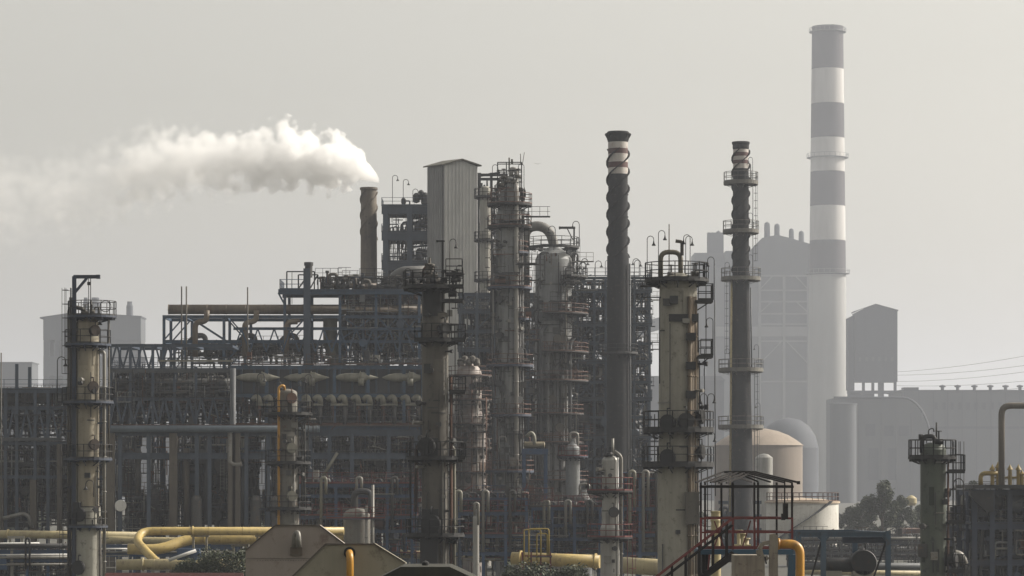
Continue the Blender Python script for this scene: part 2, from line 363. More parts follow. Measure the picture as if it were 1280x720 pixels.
# power lines at the right and the pylon outside the frame they run to
D = 800*K
t = empty('lattice_pylon', (X(1345, D), D, 0), 'lattice power pylon carrying the sagging wires', 'pylon')
mm = MB()
for sx in (-1, 1):
    for sy in (-1, 1): mm.beam((3.2*sx, 3.2*sy, 0), (.5*sx, .5*sy, 92), .4)
for k in range(12):
    z = k*7.6; wv = 3.2-2.7*z/92; z2 = z+7.6; w2 = 3.2-2.7*z2/92
    mm.beam((-wv,-wv,z),(w2,-w2,z2),.2); mm.beam((wv,-wv,z),(-w2,-w2,z2),.2); mm.beam((-wv,wv,z),(w2,w2,z2),.2)
mm.build('lattice', FARD, t)
wires = [(437, 465), (452, 469), (460, 477), (474, 482), (484, 488)]
zs = sorted({Z(a, D) for a, b in wires})
mm = MB()
for a, b in wires: mm.beam((-5.5, 0, Z(a-5, D)), (5.5, 0, Z(a-5, D)), .4)
mm.build('crossarm', FARD, t)
words = ['highest', 'second highest', 'middle', 'second lowest', 'lowest']
for i, (a, b) in enumerate(wires):
    x1, x0 = X(1345, D), X(1119, 955*K); z1, z0 = Z(a-5, D), Z(b, 955*K)
    pts = []
    for k in range(13):
        u = k/12; pts.append((x1+(x0-x1)*u, D+(955*K-D)*u, z1+(z0-z1)*u - 6*4*u*(1-u)*.35))
    mm = MB(); mm.tube(pts, .10, 5)
    o = mm.build('power_cable', DARK); tag(o, words[i] + ' of the thin sagging cables against the sky at the right', 'cable', 'power cables at the right')
# ------------------------------------------------------------------ kit of refinery parts
def pol(r, a, z=0): return (r*math.cos(R(a)), r*math.sin(R(a)), z)
def railing(mb, pts, z, h=1.1, t=.055, step=1.3, toe=True):
    "posts, top rail and knee rail along an open polyline of (x, y)"
    for (x0, y0), (x1, y1) in zip(pts, pts[1:]):
        L = math.hypot(x1-x0, y1-y0); n = max(1, round(L/step))
        for k in range(n+1):
            u = k/n; x, y = x0+(x1-x0)*u, y0+(y1-y0)*u
            mb.beam((x, y, z), (x, y, z+h), t)
        for q in (h, h*.52): mb.beam((x0, y0, z+q), (x1, y1, z+q), t)
        if toe: mb.beam((x0, y0, z+.06), (x1, y1, z+.06), t*.5, .12)
def platform(t, z, r, w, a0, a1, m=DARK, rm=None, cx=0, cy=0, h=1.1, rt=.055, th=.16):
    "walkway bent round a vessel between two angles, with brackets and railing"
    mb = MB(); mb.arc(r+.03, r+w, a0, a1, z-th, z, cx, cy)
    n = max(2, int(abs(a1-a0)/40)+1)
    for k in range(n):
        a = a0 + (a1-a0)*(k+.5)/n
        p, q, s = pol(r+.02, a), pol(r+w*.92, a), pol(r+.02, a)
        mb.beam((cx+p[0], cy+p[1], z-th-.08), (cx+q[0], cy+q[1], z-th-.08), .12, .15)
        mb.beam((cx+s[0], cy+s[1], z-th-.42*min(1, w)), (cx+q[0]*.8+s[0]*.2, cy+q[1]*.8+s[1]*.2, z-th-.1), .06)
    pl = mb.build('platform', m, t)
    mb = MB(); n = max(2, int(abs(a1-a0)/24)); rr = r+w-.05
    pts = [(cx+pol(rr, a0+(a1-a0)*k/n)[0], cy+pol(rr, a0+(a1-a0)*k/n)[1]) for k in range(n+1)]
    if abs(a1-a0) < 359:
        pts = [(cx+pol(r+.1, a0)[0], cy+pol(r+.1, a0)[1])] + pts + [(cx+pol(r+.1, a1)[0], cy+pol(r+.1, a1)[1])]
    railing(mb, pts, z, h, rt); mb.build('railing', rm or m, pl)
    return pl
def ladder(t, x, y, z0, z1, a=0, m=DARK, cage=True, w=.45, tk=.05):
    "caged ladder standing at (x, y); a = direction the climber's back faces"
    ux, uy = math.cos(R(a)), math.sin(R(a)); px, py = -uy, ux
    mb = MB()
    for s in (-1, 1): mb.beam((x+px*s*w/2, y+py*s*w/2, z0), (x+px*s*w/2, y+py*s*w/2, z1+1), tk)
    z = z0+.3
    while z < z1: mb.beam((x-px*w/2, y-py*w/2, z), (x+px*w/2, y+py*w/2, z), .03); z += .32
    o = mb.build('ladder', m, t)
    if cage and z1-z0 > 3:
        mb = MB(); z = z0+2.2
        while z < z1+1:
            pts = []
            for k in range(7):
                b = R(-90+30*k); pts.append((x+ux*(.15+.55*math.cos(b))+px*.36*math.sin(b), y+uy*(.15+.55*math.cos(b))+py*.36*math.sin(b), z))
            for p, q in zip(pts, pts[1:]): mb.beam(p, q, .04)
            z += 1.1
        for k in (1, 3, 5):
            b = R(-90+30*k); q = (x+ux*(.15+.55*math.cos(b))+px*.36*math.sin(b), y+uy*(.15+.55*math.cos(b))+py*.36*math.sin(b))
            mb.beam((*q, z0+2.2), (*q, z1+1), .035)
        mb.build('safety_cage', m, o)
    return o
def lamp(t, x, y, z, h=2.4, d=1, m=DARK, s=1.0):
    "gooseneck platform lamp"
    mb = MB(); r = .32*s
    pts = [(x, y, z), (x, y, z+h)] + [(x+d*r*(1-math.cos(R(a))), y, z+h+r*math.sin(R(a))) for a in range(30, 181, 30)] + [(x+d*2*r, y, z+h-.12)]
    mb.tube(pts, .04*s, 6)
    o = mb.build('lamp_post', m, t)
    mb = MB(); mb.lathe([(.02, 0), (.05*s, -.05), (.09*s, -.2), (.2*s, -.32), (.19*s, -.36), (.01, -.36)], x+d*2*r, y, 10, cz=z+h-.08); mb.build('lamp_head', m, o)
    return o
def riser(t, pts, r, m, name='pipe', bend=.5, clamps=2.6, n=8):
    mb = MB(); mb.tube(pts, r, n, bend=bend)
    for p, q in zip(pts, pts[1:]):
        p, q = Vector(p), Vector(q); L = (q-p).length
        if L > clamps*1.5:
            k = int(L/clamps)
            for i in range(1, k):
                c = p.lerp(q, i/k); d = (q-p).normalized()*.05; mb.tube([c-d, c+d], r*1.28, n)
    return mb.build(name, m, t)
def manway(t, a, z, r, R0, m=DARK, L=.45, cx=0, cy=0):
    p = Vector(pol(r*.97, a, z)); q = Vector(pol(r+L, a, z)); o = Vector((cx, cy, 0)); d = (q-p).normalized()
    mb = MB(); mb.tube([p+o, q+o], R0, 16); mb.tube([q+o-d*.1, q+o+d*.04], R0*1.3, 16); mb.tube([q+o+d*.05, q+o+d*.12], R0*1.22, 16)
    mb.tube([q+o+Vector((0,0,R0*1.2)), q+o+Vector((0,0,R0*2.2)), q+o+Vector((0,0,R0*2.2))-d*L], .05, 6)
    return mb.build('manway', m, t)
def shell(t, prof, m, name='shell', n=32, seam=3.0, sm=False):
    mb = MB(); mb.lathe(prof, n=n, smooth=sm)
    for (r0, z0), (r1, z1) in zip(prof, prof[1:]):
        if abs(z1-z0) > seam*1.5:
            k = int(abs(z1-z0)/seam)
            for i in range(1, k):
                u = i/k; r = r0+(r1-r0)*u; z = z0+(z1-z0)*u
                mb.lathe([(r+.001, z-.03), (r+.022, z-.03), (r+.022, z+.03), (r+.001, z+.03)], n=n)
    return mb.build(name, m, t)
def dome(r, z, h, k=7): return [(r*math.cos(R(90*i/k)), z+h*math.sin(R(90*i/k))) for i in range(k)] + [(.01, z+h)]
def boxpart(t, name, m, *a): mb = MB(); mb.box(*a); return mb.build(name, m, t)
def barrel(t, name, m, x0, x1, y, z, r, dish=.35, saddle=None, n=20):
    "horizontal drum with dished ends lying along x"
    mb = MB(); k = 5; prof = [(.01, x0-r*dish)]
    prof += [(r*math.sin(R(90*i/k)), x0 - r*dish*math.cos(R(90*i/k))) for i in range(1, k)] + [(r, x0), (r, x1)]
    prof += [(r*math.cos(R(90*i/k)), x1 + r*dish*math.sin(R(90*i/k))) for i in range(1, k)] + [(.01, x1+r*dish)]
    mb.lathe(prof, 0, y, n, True, 'x', z)
    for u in (.02, .98):
        x = x0+(x1-x0)*u; mb.lathe([(r, x-.06), (r*1.06, x-.06), (r*1.06, x+.06), (r, x+.06)], 0, y, n, False, 'x', z)
    o = mb.build(name, m, t)
    if saddle is not None:
        for u in (.22, .78):
            x = x0+(x1-x0)*u; boxpart(o, 'saddle', DARK, x-.15, y-r*.8, saddle, x+.15, y+r*.8, z-r*.55)
    return o
def valve(mb, x, y, z, s=.3):
    mb.tube([(x-s, y, z), (x+s, y, z)], s*.75, 8); mb.beam((x, y, z), (x, y, z+s*2.6), s*.35); mb.lathe([(.01, 0), (s*.9, 0), (s*.9, s*.2), (.01, s*.2)], x, y, 10, cz=z+s*2.6)
def frame(name, label, cat, px0, px1, D, dep, posts, levels, m=BLUE, bw=.28, group=None, rows=2, top=None, decks=(), rails=(),
          braces=(), bm=None, zbase=0, railm=None, post_top=None, hb=None):
    """steel frame standing on the ground. posts: pixel columns; levels: pixel rows of the beams;
    decks: rows that carry a floor; rails: rows with a railing; braces: (post i, post j, row a, row b, kind)"""
    cx = (px0+px1)/2; t = empty(name, (X(cx, D), D, 0), label, cat, group)
    h = lambda px: X(px, D) - X(cx, D)
    zt = Z(min(levels), D); ys = [dep*i/(rows-1) for i in range(rows)] if rows > 1 else [0]
    for x in posts:
        for j, y in enumerate(ys):
            mb = MB(); z1 = (Z(post_top[x], D) if post_top and x in post_top else zt) - .003
            mb.ibeam((h(x), y, zbase), (h(x), y, z1), bw, bw*1.1); mb.build('post', m, t)
    hb = hb or bw*1.15
    for py in levels:
        z = Z(py, D)
        for y in ys:
            mb = MB(); mb.ibeam((h(px0), y-.01, z-hb/2), (h(px1), y-.01, z-hb/2), bw*.8, hb); mb.build('beam', bm or m, t)
        mb = MB()
        for x in posts: mb.beam((h(x), 0, z-hb*.6), (h(x), dep, z-hb*.6), bw*.6, hb*.8)
        mb.build('cross_beams', m, t)
        if py in decks:
            dk = boxpart(t, 'deck', DARK, h(px0)-.05, -.2, z+.002, h(px1)+.05, dep+.2, z+.07)
        if py in rails:
            mb = MB(); railing(mb, [(h(px0), dep+.1), (h(px0), -.15), (h(px1), -.15), (h(px1), dep+.1)], z+.07, step=1.5)
            mb.build('railing', railm or m, t)
    for (xa, xb, ra, rb, kind) in braces:
        for y in (ys[0], ys[-1]):
            za, zb = Z(ra, D), Z(rb, D); mb = MB()
            if kind in ('/', 'x'): mb.beam((h(xa), y+.05, za), (h(xb), y+.05, zb), bw*.5)
            if kind in ('\\', 'x'): mb.beam((h(xa), y+.12, zb), (h(xb), y+.12, za), bw*.5)
            if kind == 'v': xm = (h(xa)+h(xb))/2; mb.beam((h(xa), y+.05, zb), (xm, y+.05, za), bw*.5); mb.beam((xm, y+.05, za), (h(xb), y+.05, zb), bw*.5)
            if kind == '^': xm = (h(xa)+h(xb))/2; mb.beam((h(xa), y+.05, za), (xm, y+.05, zb), bw*.5); mb.beam((xm, y+.05, zb), (h(xb), y+.05, za), bw*.5)
            mb.build('brace', m, t)
    return t, h
def clutter(t, x0, x1, y0, y1, z0, z1, n, seed, mats=(CLUT, GREY, DARK, GALV), rmax=.22, vert=.5, drums=0):
    "crowd of process pipework inside a frame: every pipe is its own part"
    rg = random.Random(seed)
    for i in range(n):
        r = rg.uniform(.06, rmax); m = rg.choice(mats); y = rg.uniform(y0, y1)
        xa, xb = sorted((rg.uniform(x0, x1), rg.uniform(x0, x1))); za, zb = sorted((rg.uniform(z0, z1), rg.uniform(z0, z1)))
        k = rg.random()
        if k < vert*.6: pts = [(xa, y, za), (xa, y, zb)]
        elif k < vert: pts = [(xa, y, za), (xa, y, zb), (min(xa+rg.uniform(.8, 2.5), x1), y, zb), (min(xa+rg.uniform(.8, 2.5), x1), y, zb-rg.uniform(1, 3))]
        elif k < .85: pts = [(xa, y, za), (xa, y, (za+zb)/2), (xb, y, (za+zb)/2), (xb, y, zb)]
        else: pts = [(xa, y, zb), (xb, y, zb)]
        pts = [p for j, p in enumerate(pts) if j == 0 or (Vector(p)-Vector(pts[j-1])).length > .3]
        if len(pts) < 2: continue
        mb = MB(); mb.tube(pts, r, 7, bend=r*3)
        for p, q in zip(pts, pts[1:]):
            p, q = Vector(p), Vector(q)
            if (q-p).length > 2:
                c = p.lerp(q, rg.uniform(.2, .8)); d = (q-p).normalized()
                if rg.random() < .6: mb.tube([c-d*.08, c+d*.08], r*1.8, 8)
                else:
                    mb.tube([c-d*r*2, c+d*r*2], r*1.9, 8); s = Vector((0, -1, 0)); mb.tube([c, c+s*r*4], r*.5, 6); mb.tube([c+s*r*4, c+s*(r*4+.06)], r*2, 10)
        mb.build('pipe', m, t)
    for i in range(drums):
        r = rg.uniform(.45, .9); x = rg.uniform(x0+1, x1-1); y = rg.uniform(y0, y1); z = rg.uniform(z0, z1-2)
        if rg.random() < .5:
            mb = MB(); mb.lathe([(.01, z-r*.4), (r*.7, z-r*.25), (r, z), (r, z+r*3), (r*.7, z+r*3.25), (.01, z+r*3.4)], x, y, 16, True)
            mb.tube([(x, y, z+r*3.3), (x, y, z+r*3.9), (x+r*1.6, y, z+r*3.9), (x+r*1.6, y, z)], r*.22, 7, bend=.4); mb.build('pot_vessel', rg.choice(mats), t)
        else: barrel(t, 'drum', rg.choice(mats), x-r*1.6, x+r*1.6, y, z, r)

def fine(t, x0, x1, y0, y1, z0, z1, n, seed, mats=None):
    "uncountable small bore pipework, instruments, trays and handrails between the larger pipes"
    rg = random.Random(seed)
    for m, share in (mats or ((DARK, .30), (CLUT, .26), (GALV, .16), (SHELL, .08), (RUST, .07), (NAVY, .13))):
        mb = MB()
        for i in range(int(n*share)):
            x = rg.uniform(x0, x1); y = rg.uniform(y0, y1); z = rg.uniform(z0, z1); k = rg.random(); r = rg.uniform(.03, .085)
            if k < .3: mb.beam((x, y, z), (x, y, min(z+rg.uniform(1, 6), z1)), r*1.6)
            elif k < .5: mb.beam((x, y, z), (min(x+rg.uniform(.8, 6), x1), y, z), r*1.7)
            elif k < .62:
                w_ = rg.uniform(.4, 1.4); h_ = min(rg.uniform(.8, 3), z1-z) 
                mb.tube([(x, y, z), (x, y, z+h_), (min(x+w_, x1), y, z+h_), (min(x+w_, x1), y, z+h_*rg.uniform(.1, .7))], r*1.3, 5, bend=.25, k=3)
            elif k < .72: mb.tube([(x, y, z), (x+.12, y, z)], rg.uniform(.15, .35), 8); mb.beam((x, y, z), (x, y, z+.7), .07)
            elif k < .82: s = rg.uniform(.2, .7); mb.box(x, y, z, x+s, y+s, z+s*rg.uniform(.5, 1.8))
            elif k < .90:
                L_ = rg.uniform(1.5, 4)
                for q_ in range(int(L_/.9)+1): mb.beam((x+q_*.9, y, z), (x+q_*.9, y, z+1.1), .05)
                mb.beam((x, y, z+1.1), (x+L_, y, z+1.1), .05); mb.beam((x, y, z+.55), (x+L_, y, z+.55), .04); mb.box(x, y-.5, z-.1, x+L_, y+.5, z)
            elif k < .95:
                H_ = min(rg.uniform(2, 5), z1-z)
                for s in (0, .42): mb.beam((x+s, y, z), (x+s, y, z+H_), .045)
                q_ = .3
                while q_ < H_: mb.beam((x, y, z+q_), (x+.42, y, z+q_), .03); q_ += .36
            else: mb.beam((x, y, z), (min(x+rg.uniform(1, 3), x1), y, z+rg.uniform(-2, 2)), .1)
        o = mb.build('small_pipework', m, t); o['kind'] = 'stuff'

def dress(t, r, z0, z1, n, seed, pm, a0=185, a1=355):
    "clips, junction boxes, conduits, repair plates and insulation bands on a column"
    rg = random.Random(seed)
    mb = MB()
    for i in range(max(2, n//7)):
        z = rg.uniform(z0, z1); h_ = rg.uniform(.5, 2.6); a = rg.uniform(a0, a1-40); mb.arc(r+.004, r+.03+.006*i/n, a, a+rg.uniform(18, 60), z, min(z+h_, z1+.02), n=6)
    mb.build('repair_plates', pm, t)['kind'] = 'stuff'
    for m, sh in ((DARK, .5), (CLUT, .3), (GALV, .2)):
        mb = MB()
        for i in range(int(n*sh)):
            a = rg.uniform(a0, a1); z = rg.uniform(z0, z1); p = pol(r+.12, a, z); k = rg.random(); L_ = rg.uniform(1.5, 9)
            if k < .4: mb.beam(p, (p[0], p[1], max(z-L_, z0)), rg.uniform(.04, .10))
            elif k < .6: s = rg.uniform(.12, .35); mb.box(p[0]-s, p[1]-.2, z, p[0]+s, p[1]+.05, z+s*rg.uniform(1, 3))
            elif k < .8: q_ = pol(r+rg.uniform(.3, .7), a, z); mb.tube([pol(r, a, z), q_], rg.uniform(.06, .14), 7); mb.tube([q_, pol(r+.75, a, z)], rg.uniform(.12, .22), 8)
            else: mb.arc(r+.02, r+.06, a, min(a+rg.uniform(20, 70), 359), z, z+.08, n=6)
        mb.build('fittings', m, t)['kind'] = 'stuff'
# ------------------------------------------------------------------ tall stacks
def strakes(t, r, z0, z1, pitch, m, starts=3, w=.45, n=20):
    for s in range(starts):
        mb = MB(); steps = int((z1-z0)/pitch*n); base = 0
        for k in range(steps+1):
            a = 2*math.pi*(k/n) + 2*math.pi*s/starts; z = z0+(z1-z0)*k/steps
            c, q = math.cos(a), math.sin(a)
            for rr, dz in ((r-.02, -.05), (r+w, -.05), (r+w, .05), (r-.02, .05)): mb.v.append((rr*c, rr*q, z+dz))
        for k in range(steps):
            for j in range(4):
                b = 4*k; mb.quad((b+j, b+4+j, b+4+(j+1)%4, b+(j+1)%4))
        mb.build('helical_strake', m, t)
# stack with helical strakes and red and white bands
D = 376; t = empty('flue_stack', (X(772.5, D), D, 0), 'black stack wrapped in spiral fins with flared crown and red and white bands', 'stack')
q = D/F
STK = mat('black_stack', (.014,.015,.017), (.010,.010,.011), .97, spots=(.045,.035,.03))
BRED = mat('band_red', (.085,.028,.026), (.05,.022,.02), .7); BWHT = mat('band_white', (.50,.47,.44), (.36,.33,.31), .7, spots=(.3,.2,.17))
shell(t, [(15.2*q, 0), (13.6*q, Z(320,D))], STK, 'lower_shaft', n=36)
shell(t, [(12.2*q, Z(320,D)), (12.2*q, Z(218,D))], STK, 'upper_shaft', n=36)
for a, b, mm_ in ((217.9, 210, BWHT), (209.9, 203, BRED), (202.9, 192.5, BWHT), (192.4, 186, BRED), (185.9, 178, BWHT)):
    shell(t, [(12.4*q, Z(a,D)), (12.4*q, Z(b,D))], mm_, 'red_band' if mm_ is BRED else 'white_band', n=36)
shell(t, [(12.4*q, Z(177.9,D)), (14*q, Z(173,D)), (14*q, Z(166,D)), (13*q, Z(164.6,D)), (11.5*q, Z(164.6,D)), (11.5*q, Z(172,D))], STK, 'crown', n=36)
mb = MB()
for k in range(16):
    a = 22.5*k; mb.beam(pol(13*q, a, Z(174,D)), pol(16.3*q, a, Z(168,D)), .09)
mb.arc(14*q, 16.3*q, 0, 360, Z(168,D), Z(167.2,D), n=32); mb.build('crown_ring', STK, t)
strakes(t, 12.2*q, Z(322,D), Z(186,D), 6.6, STK, 3, .30)
for py in (244, 272, 298, 330): mb = MB(); mb.lathe([(12.3*q, Z(py,D)), (13*q, Z(py,D)), (13*q, Z(py-1.4,D)), (12.3*q, Z(py-1.4,D))], n=32); mb.build('stiffening_ring', STK, t)
platform(t, Z(441,D), 14.3*q, 1.1, 0, 360, DARK)
ladder(t, 14.6*q+.25, 0, 0, Z(441,D), 0, DARK)
riser(t, [(13.6*q+.2, -.8, Z(640,D)), (12.9*q+.15, -.8, Z(330,D))], .12, GREY, 'pipe')
for py in (344,): lamp(t, -16*q, -.2, Z(py,D), 1.6, 1)
# stack with platforms
D = 425; t = empty('flue_stack', (X(926, D), D, 0), 'slender dark stack with four railed galleries and small red and white bands', 'stack'); q = D/F
shell(t, [(17*q, 0), (15*q, Z(590,D)), (12.2*q, Z(455,D)), (10.4*q, Z(330,D)), (9.8*q, Z(211,D))], STK, 'shaft', n=32, seam=4)
for a, b, mm_ in ((211, 205, BWHT), (204.9, 200.5, BRED), (200.4, 195.5, BWHT), (195.4, 191, BRED), (190.9, 187, BWHT)):
    shell(t, [(9.7*q, Z(a,D)), (9.7*q, Z(b,D))], mm_, 'red_band' if mm_ is BRED else 'white_band')
shell(t, [(9.8*q, Z(186.9,D)), (10.3*q, Z(185,D)), (10.3*q, Z(181,D)), (11.2*q, Z(180,D)), (11.2*q, Z(177.5,D)), (8.8*q, Z(177.3,D)), (8.8*q, Z(184,D))], STK, 'crown')
strakes(t, 9.9*q, Z(345,D), Z(187,D), 6, STK, 3, .25)
GD = mat('pale_gallery', (.13,.125,.105), (.08,.075,.065), .7, spots=(.2,.19,.15))
for py, w1 in ((227, 1.35), (288, 1.35), (347, 1.5), (461, 1.6), (532, 1.4)):
    r = (9.9 + (py-211)*.0158 + (0 if py < 400 else (py-400)*.012))*q
    platform(t, Z(py,D), r, w1, -200, 40, GD, h=1.35, th=.45, rt=.07)
ladder(t, 12.3*q+.3, -.3, Z(345,D), Z(225,D), 0, GREY); ladder(t, -12.6*q-.2, -.3, Z(461,D), Z(347,D), 180, GREY); ladder(t, 15.2*q+.2, -.4, Z(640,D), Z(461,D), 0, GREY)
for x, py, hh in ((14.5, 227, 3.2), (14.5, 347, 3), (-20, 347, 1.9), (14.5, 288, 2.2), (22, 461, 3.2), (-20, 461, 2.6), (24, 532, 3)): lamp(t, x*q, -.4, Z(py,D), hh, -1 if x > 0 else 1, GREY)
riser(t, [(-14*q, -.9, Z(640,D)), (-12.2*q, -.9, Z(350,D))], .16, CREAM, 'pipe'); riser(t, [(13*q, -1, Z(461,D)), (11.5*q, -1, Z(360,D))], .1, GREY, 'pipe')
mb = MB(); mb.tube([(8*q, -.8, Z(205,D)), (12*q, -.4, Z(205,D)), (12*q, -.4, Z(228,D))], .06, 6, .3); mb.build('lightning_cable', DARK, t)
# smoking stack
D = 430; t = empty('smoking_stack', (X(461, D), D, 0), 'brown stack with white steam pouring off its top', 'stack'); q = D/F
SMK = mat('brown_stack', (.15,.125,.095), (.09,.075,.06), .8, spots=(.05,.045,.04), bump=.4)
shell(t, [(13*q, 0), (10.6*q, Z(360,D)), (9.8*q, Z(238,D))], SMK, 'shaft', n=36, seam=4.2)
shell(t, [(9.8*q, Z(238,D)), (11.2*q, Z(237.4,D)), (11.2*q, Z(234.6,D)), (8.8*q, Z(234.4,D)), (8.8*q, Z(245,D))], SMK, 'crown')
strakes(t, 9.9*q, Z(300,D), Z(240,D), 7, SMK, 3, .18)
# ------------------------------------------------------------------ plume
s_pts = [(474, 226, 3), (467, 220, 10), (458, 213, 16), (447, 207, 22), (430, 204, 28), (410, 203, 34), (385, 199, 34), (355, 195, 39), (330, 200, 37), (310, 203, 36), (285, 203, 37), (262, 201, 38), (225, 204, 42), (185, 209, 48), (150, 226, 50), (110, 238, 50), (60, 246, 54), (0, 252, 58), (-60, 256, 60)]
s_pts = [(a, b, c*(1.02 if a < 440 else .98)) for a, b, c in s_pts]
xl, xr = s_pts[-1][0], s_pts[0][0]
sm = bpy.data.materials.new('steam_volume'); sm.use_nodes = True; N = sm.node_tree.nodes; L = sm.node_tree.links; N.clear()
def nd(tp, **k):
    n = N.new(tp)
    for a, b in k.items(): setattr(n, a, b)
    return n
def math_(op, a, b=None, clamp=False):
    n = nd('ShaderNodeMath', operation=op, use_clamp=clamp)
    for i, v in enumerate((a, b)):
        if v is None: continue
        if isinstance(v, (int, float)): n.inputs[i].default_value = v
        else: L.new(v, n.inputs[i])
    return n.outputs[0]
tc = nd('ShaderNodeTexCoord'); sp = nd('ShaderNodeSeparateXYZ'); L.new(tc.outputs['Object'], sp.inputs[0])
len_m = (xr-xl)*q
u = math_('DIVIDE', sp.outputs[0], -len_m)          # 0 at the stack, 1 far left; object origin at the right end
def fcurve(pts):
    n = nd('ShaderNodeFloatCurve'); c = n.mapping.curves[0]
    while len(c.points) > 2: c.points.remove(c.points[1])
    c.points[0].location = pts[0]; c.points[-1].location = pts[-1]
    for p in pts[1:-1]: c.points.new(*p)
    for p in c.points: p.handle_type = 'AUTO_CLAMPED'
    n.mapping.update(); L.new(u, n.inputs['Value']); return n.outputs[0]
zc = fcurve([((xr-x)/(xr-xl), (c-180)/100) for x, c, r in s_pts])
rc = fcurve([((xr-x)/(xr-xl), r/100) for x, c, r in s_pts])
dn = fcurve([(0, 1), (.06, 1), (.14, .90), (.22, .80), (.30, .72), (.38, .55), (.46, .45), (.55, .38), (.60, .28), (.66, .16), (.8, .13), (1, .10)])
zm = math_('MULTIPLY', math_('SUBTRACT', zc, .5), -100*q)          # height relative to row 230
rm = math_('MULTIPLY', rc, 100*q)
# warp the lookup position so that the outline billows
def noise(scale, detail, rough=.6, vec=None):
    n = nd('ShaderNodeTexNoise'); n.inputs['Scale'].default_value = scale; n.inputs['Detail'].default_value = detail; n.inputs['Roughness'].default_value = rough
    L.new(vec or tc.outputs['Object'], n.inputs['Vector']); return n.outputs[0]
dz = math_('SUBTRACT', sp.outputs[2], zm)
d2 = math_('SQRT', math_('ADD', math_('MULTIPLY', dz, dz), math_('MULTIPLY', math_('MULTIPLY', sp.outputs[1], sp.outputs[1]), 1.0)))
dist = math_('DIVIDE', d2, rm)
vo = nd('ShaderNodeTexVoronoi', feature='SMOOTH_F1'); vo.inputs['Scale'].default_value = .42; vo.inputs['Smoothness'].default_value = .35
wv = nd('ShaderNodeVectorMath', operation='ADD'); nv = nd('ShaderNodeTexNoise'); nv.inputs['Scale'].default_value = .5; nv.inputs['Detail'].default_value = 3
L.new(tc.outputs['Object'], nv.inputs['Vector']); L.new(tc.outputs['Object'], wv.inputs[0]); 
sc_ = nd('ShaderNodeVectorMath', operation='SCALE'); L.new(nv.outputs['Color'], sc_.inputs[0]); sc_.inputs['Scale'].default_value = 2.2; L.new(sc_.outputs[0], wv.inputs[1])
L.new(wv.outputs[0], vo.inputs['Vector'])
bil = math_('ADD', math_('MULTIPLY', math_('SUBTRACT', vo.outputs[0], .45), 1.15), math_('MULTIPLY', math_('SUBTRACT', noise(.42, 7, .6), .5), 2.0))
edge = math_('ADD', dist, bil)
soft = math_('ADD', .05, math_('MULTIPLY', u, .9))
body = math_('DIVIDE', math_('SUBTRACT', .98, edge), soft, clamp=True)
wisp = math_('MULTIPLY', math_('SUBTRACT', noise(.13, 5, .6), .30), 2.6, clamp=True)
mixw = math_('ADD', math_('MULTIPLY', wisp, math_('MULTIPLY', u, 1.6, clamp=True)), math_('SUBTRACT', 1, math_('MULTIPLY', u, 1.6, clamp=True)))
dens = math_('MULTIPLY', math_('MULTIPLY', math_('MULTIPLY', body, dn), mixw), .9)
pv = nd('ShaderNodeVolumePrincipled'); pv.inputs['Color'].default_value = (1, 1, 1, 1); pv.inputs['Anisotropy'].default_value = .25
L.new(dens, pv.inputs['Density']); oo = nd('ShaderNodeOutputMaterial'); L.new(pv.outputs[0], oo.inputs['Volume'])
sm.cycles.volume_step_rate = .08
mb = MB(); ox, oz = X(xr, D), Z(230, D); n = 14
for x, c, r in s_pts:
    for j in range(n):
        a = 2*math.pi*j/n; mb.v.append((X(x, D)-ox, r*q*1.4*math.cos(a), Z(c, D)-oz + r*q*1.4*math.sin(a)))
for i in range(len(s_pts)-1):
    for j in range(n): mb.quad((i*n+j, (i+1)*n+j, (i+1)*n+(j+1)%n, i*n+(j+1)%n))
mb.quad(tuple(range(n))); mb.quad(tuple((len(s_pts)-1)*n+j for j in reversed(range(n))))
o = mb.build('steam_plume', sm, None, (ox, D, oz)); tag(o, 'white billowing steam drifting left from the brown stack', 'steam', kind='stuff')
# ------------------------------------------------------------------ near process columns
# A: tan column with davit at the left
D = 230; q = D/F; t = empty('distillation_tower', (X(109.5, D), D, 0), 'tan column with blue hoist arm on top at the left of the plant', 'process column')
h = lambda px: X(px, D) - X(109.5, D)
shell(t, [(16*q, 0), (16*q, Z(634,D))], mat('pale_skirt', (.36,.35,.30), (.26,.25,.21), .8, spots=(.15,.14,.12)), 'skirt')
shell(t, [(14.2*q, Z(634,D)), (14.2*q, Z(405,D))] + dome(14.2*q, Z(405,D), 10*q)[1:], TAN, 'shell', seam=3.4)
r = 14.2*q
mb = MB(); mb.lathe([(16*q, Z(634,D)), (16.4*q, Z(634,D)), (16.4*q, Z(632.6,D)), (r, Z(632.6,D))], n=32); mb.build('skirt_ring', DARK, t)
platform(t, Z(395,D), .4, 1.55, -180, 180, NAVY, DARK, cx=h(115), h=1.15); 
platform(t, Z(430,D), r, .95, -178, 30, NAVY, DARK)
for py, a0, a1, ww in ((502, -185, 10, 1.15), (573, -190, 8, 1.05), (657, -170, 20, .7)): platform(t, Z(py,D), r, ww, a0, a1, NAVY, DARK)
boxpart(t, 'platform', NAVY, h(74), -1, Z(502,D)-.12, h(92), .4, Z(502,D))
mb = MB(); mb.ibeam((h(94), -.5, 0), (h(94), -.5, Z(346,D)), .3, .34); mb.ibeam((h(93), -.5, Z(346.5,D)), (h(124), -.5, Z(346.5,D)), .22, .28); mb.beam((h(95), -.5, Z(366,D)), (h(110), -.5, Z(348,D)), .2)
mb.beam((h(124), -.5, Z(344,D)), (h(124), -.5, Z(349,D)), .3)
o = mb.build('hoist_arm', NAVY, t)
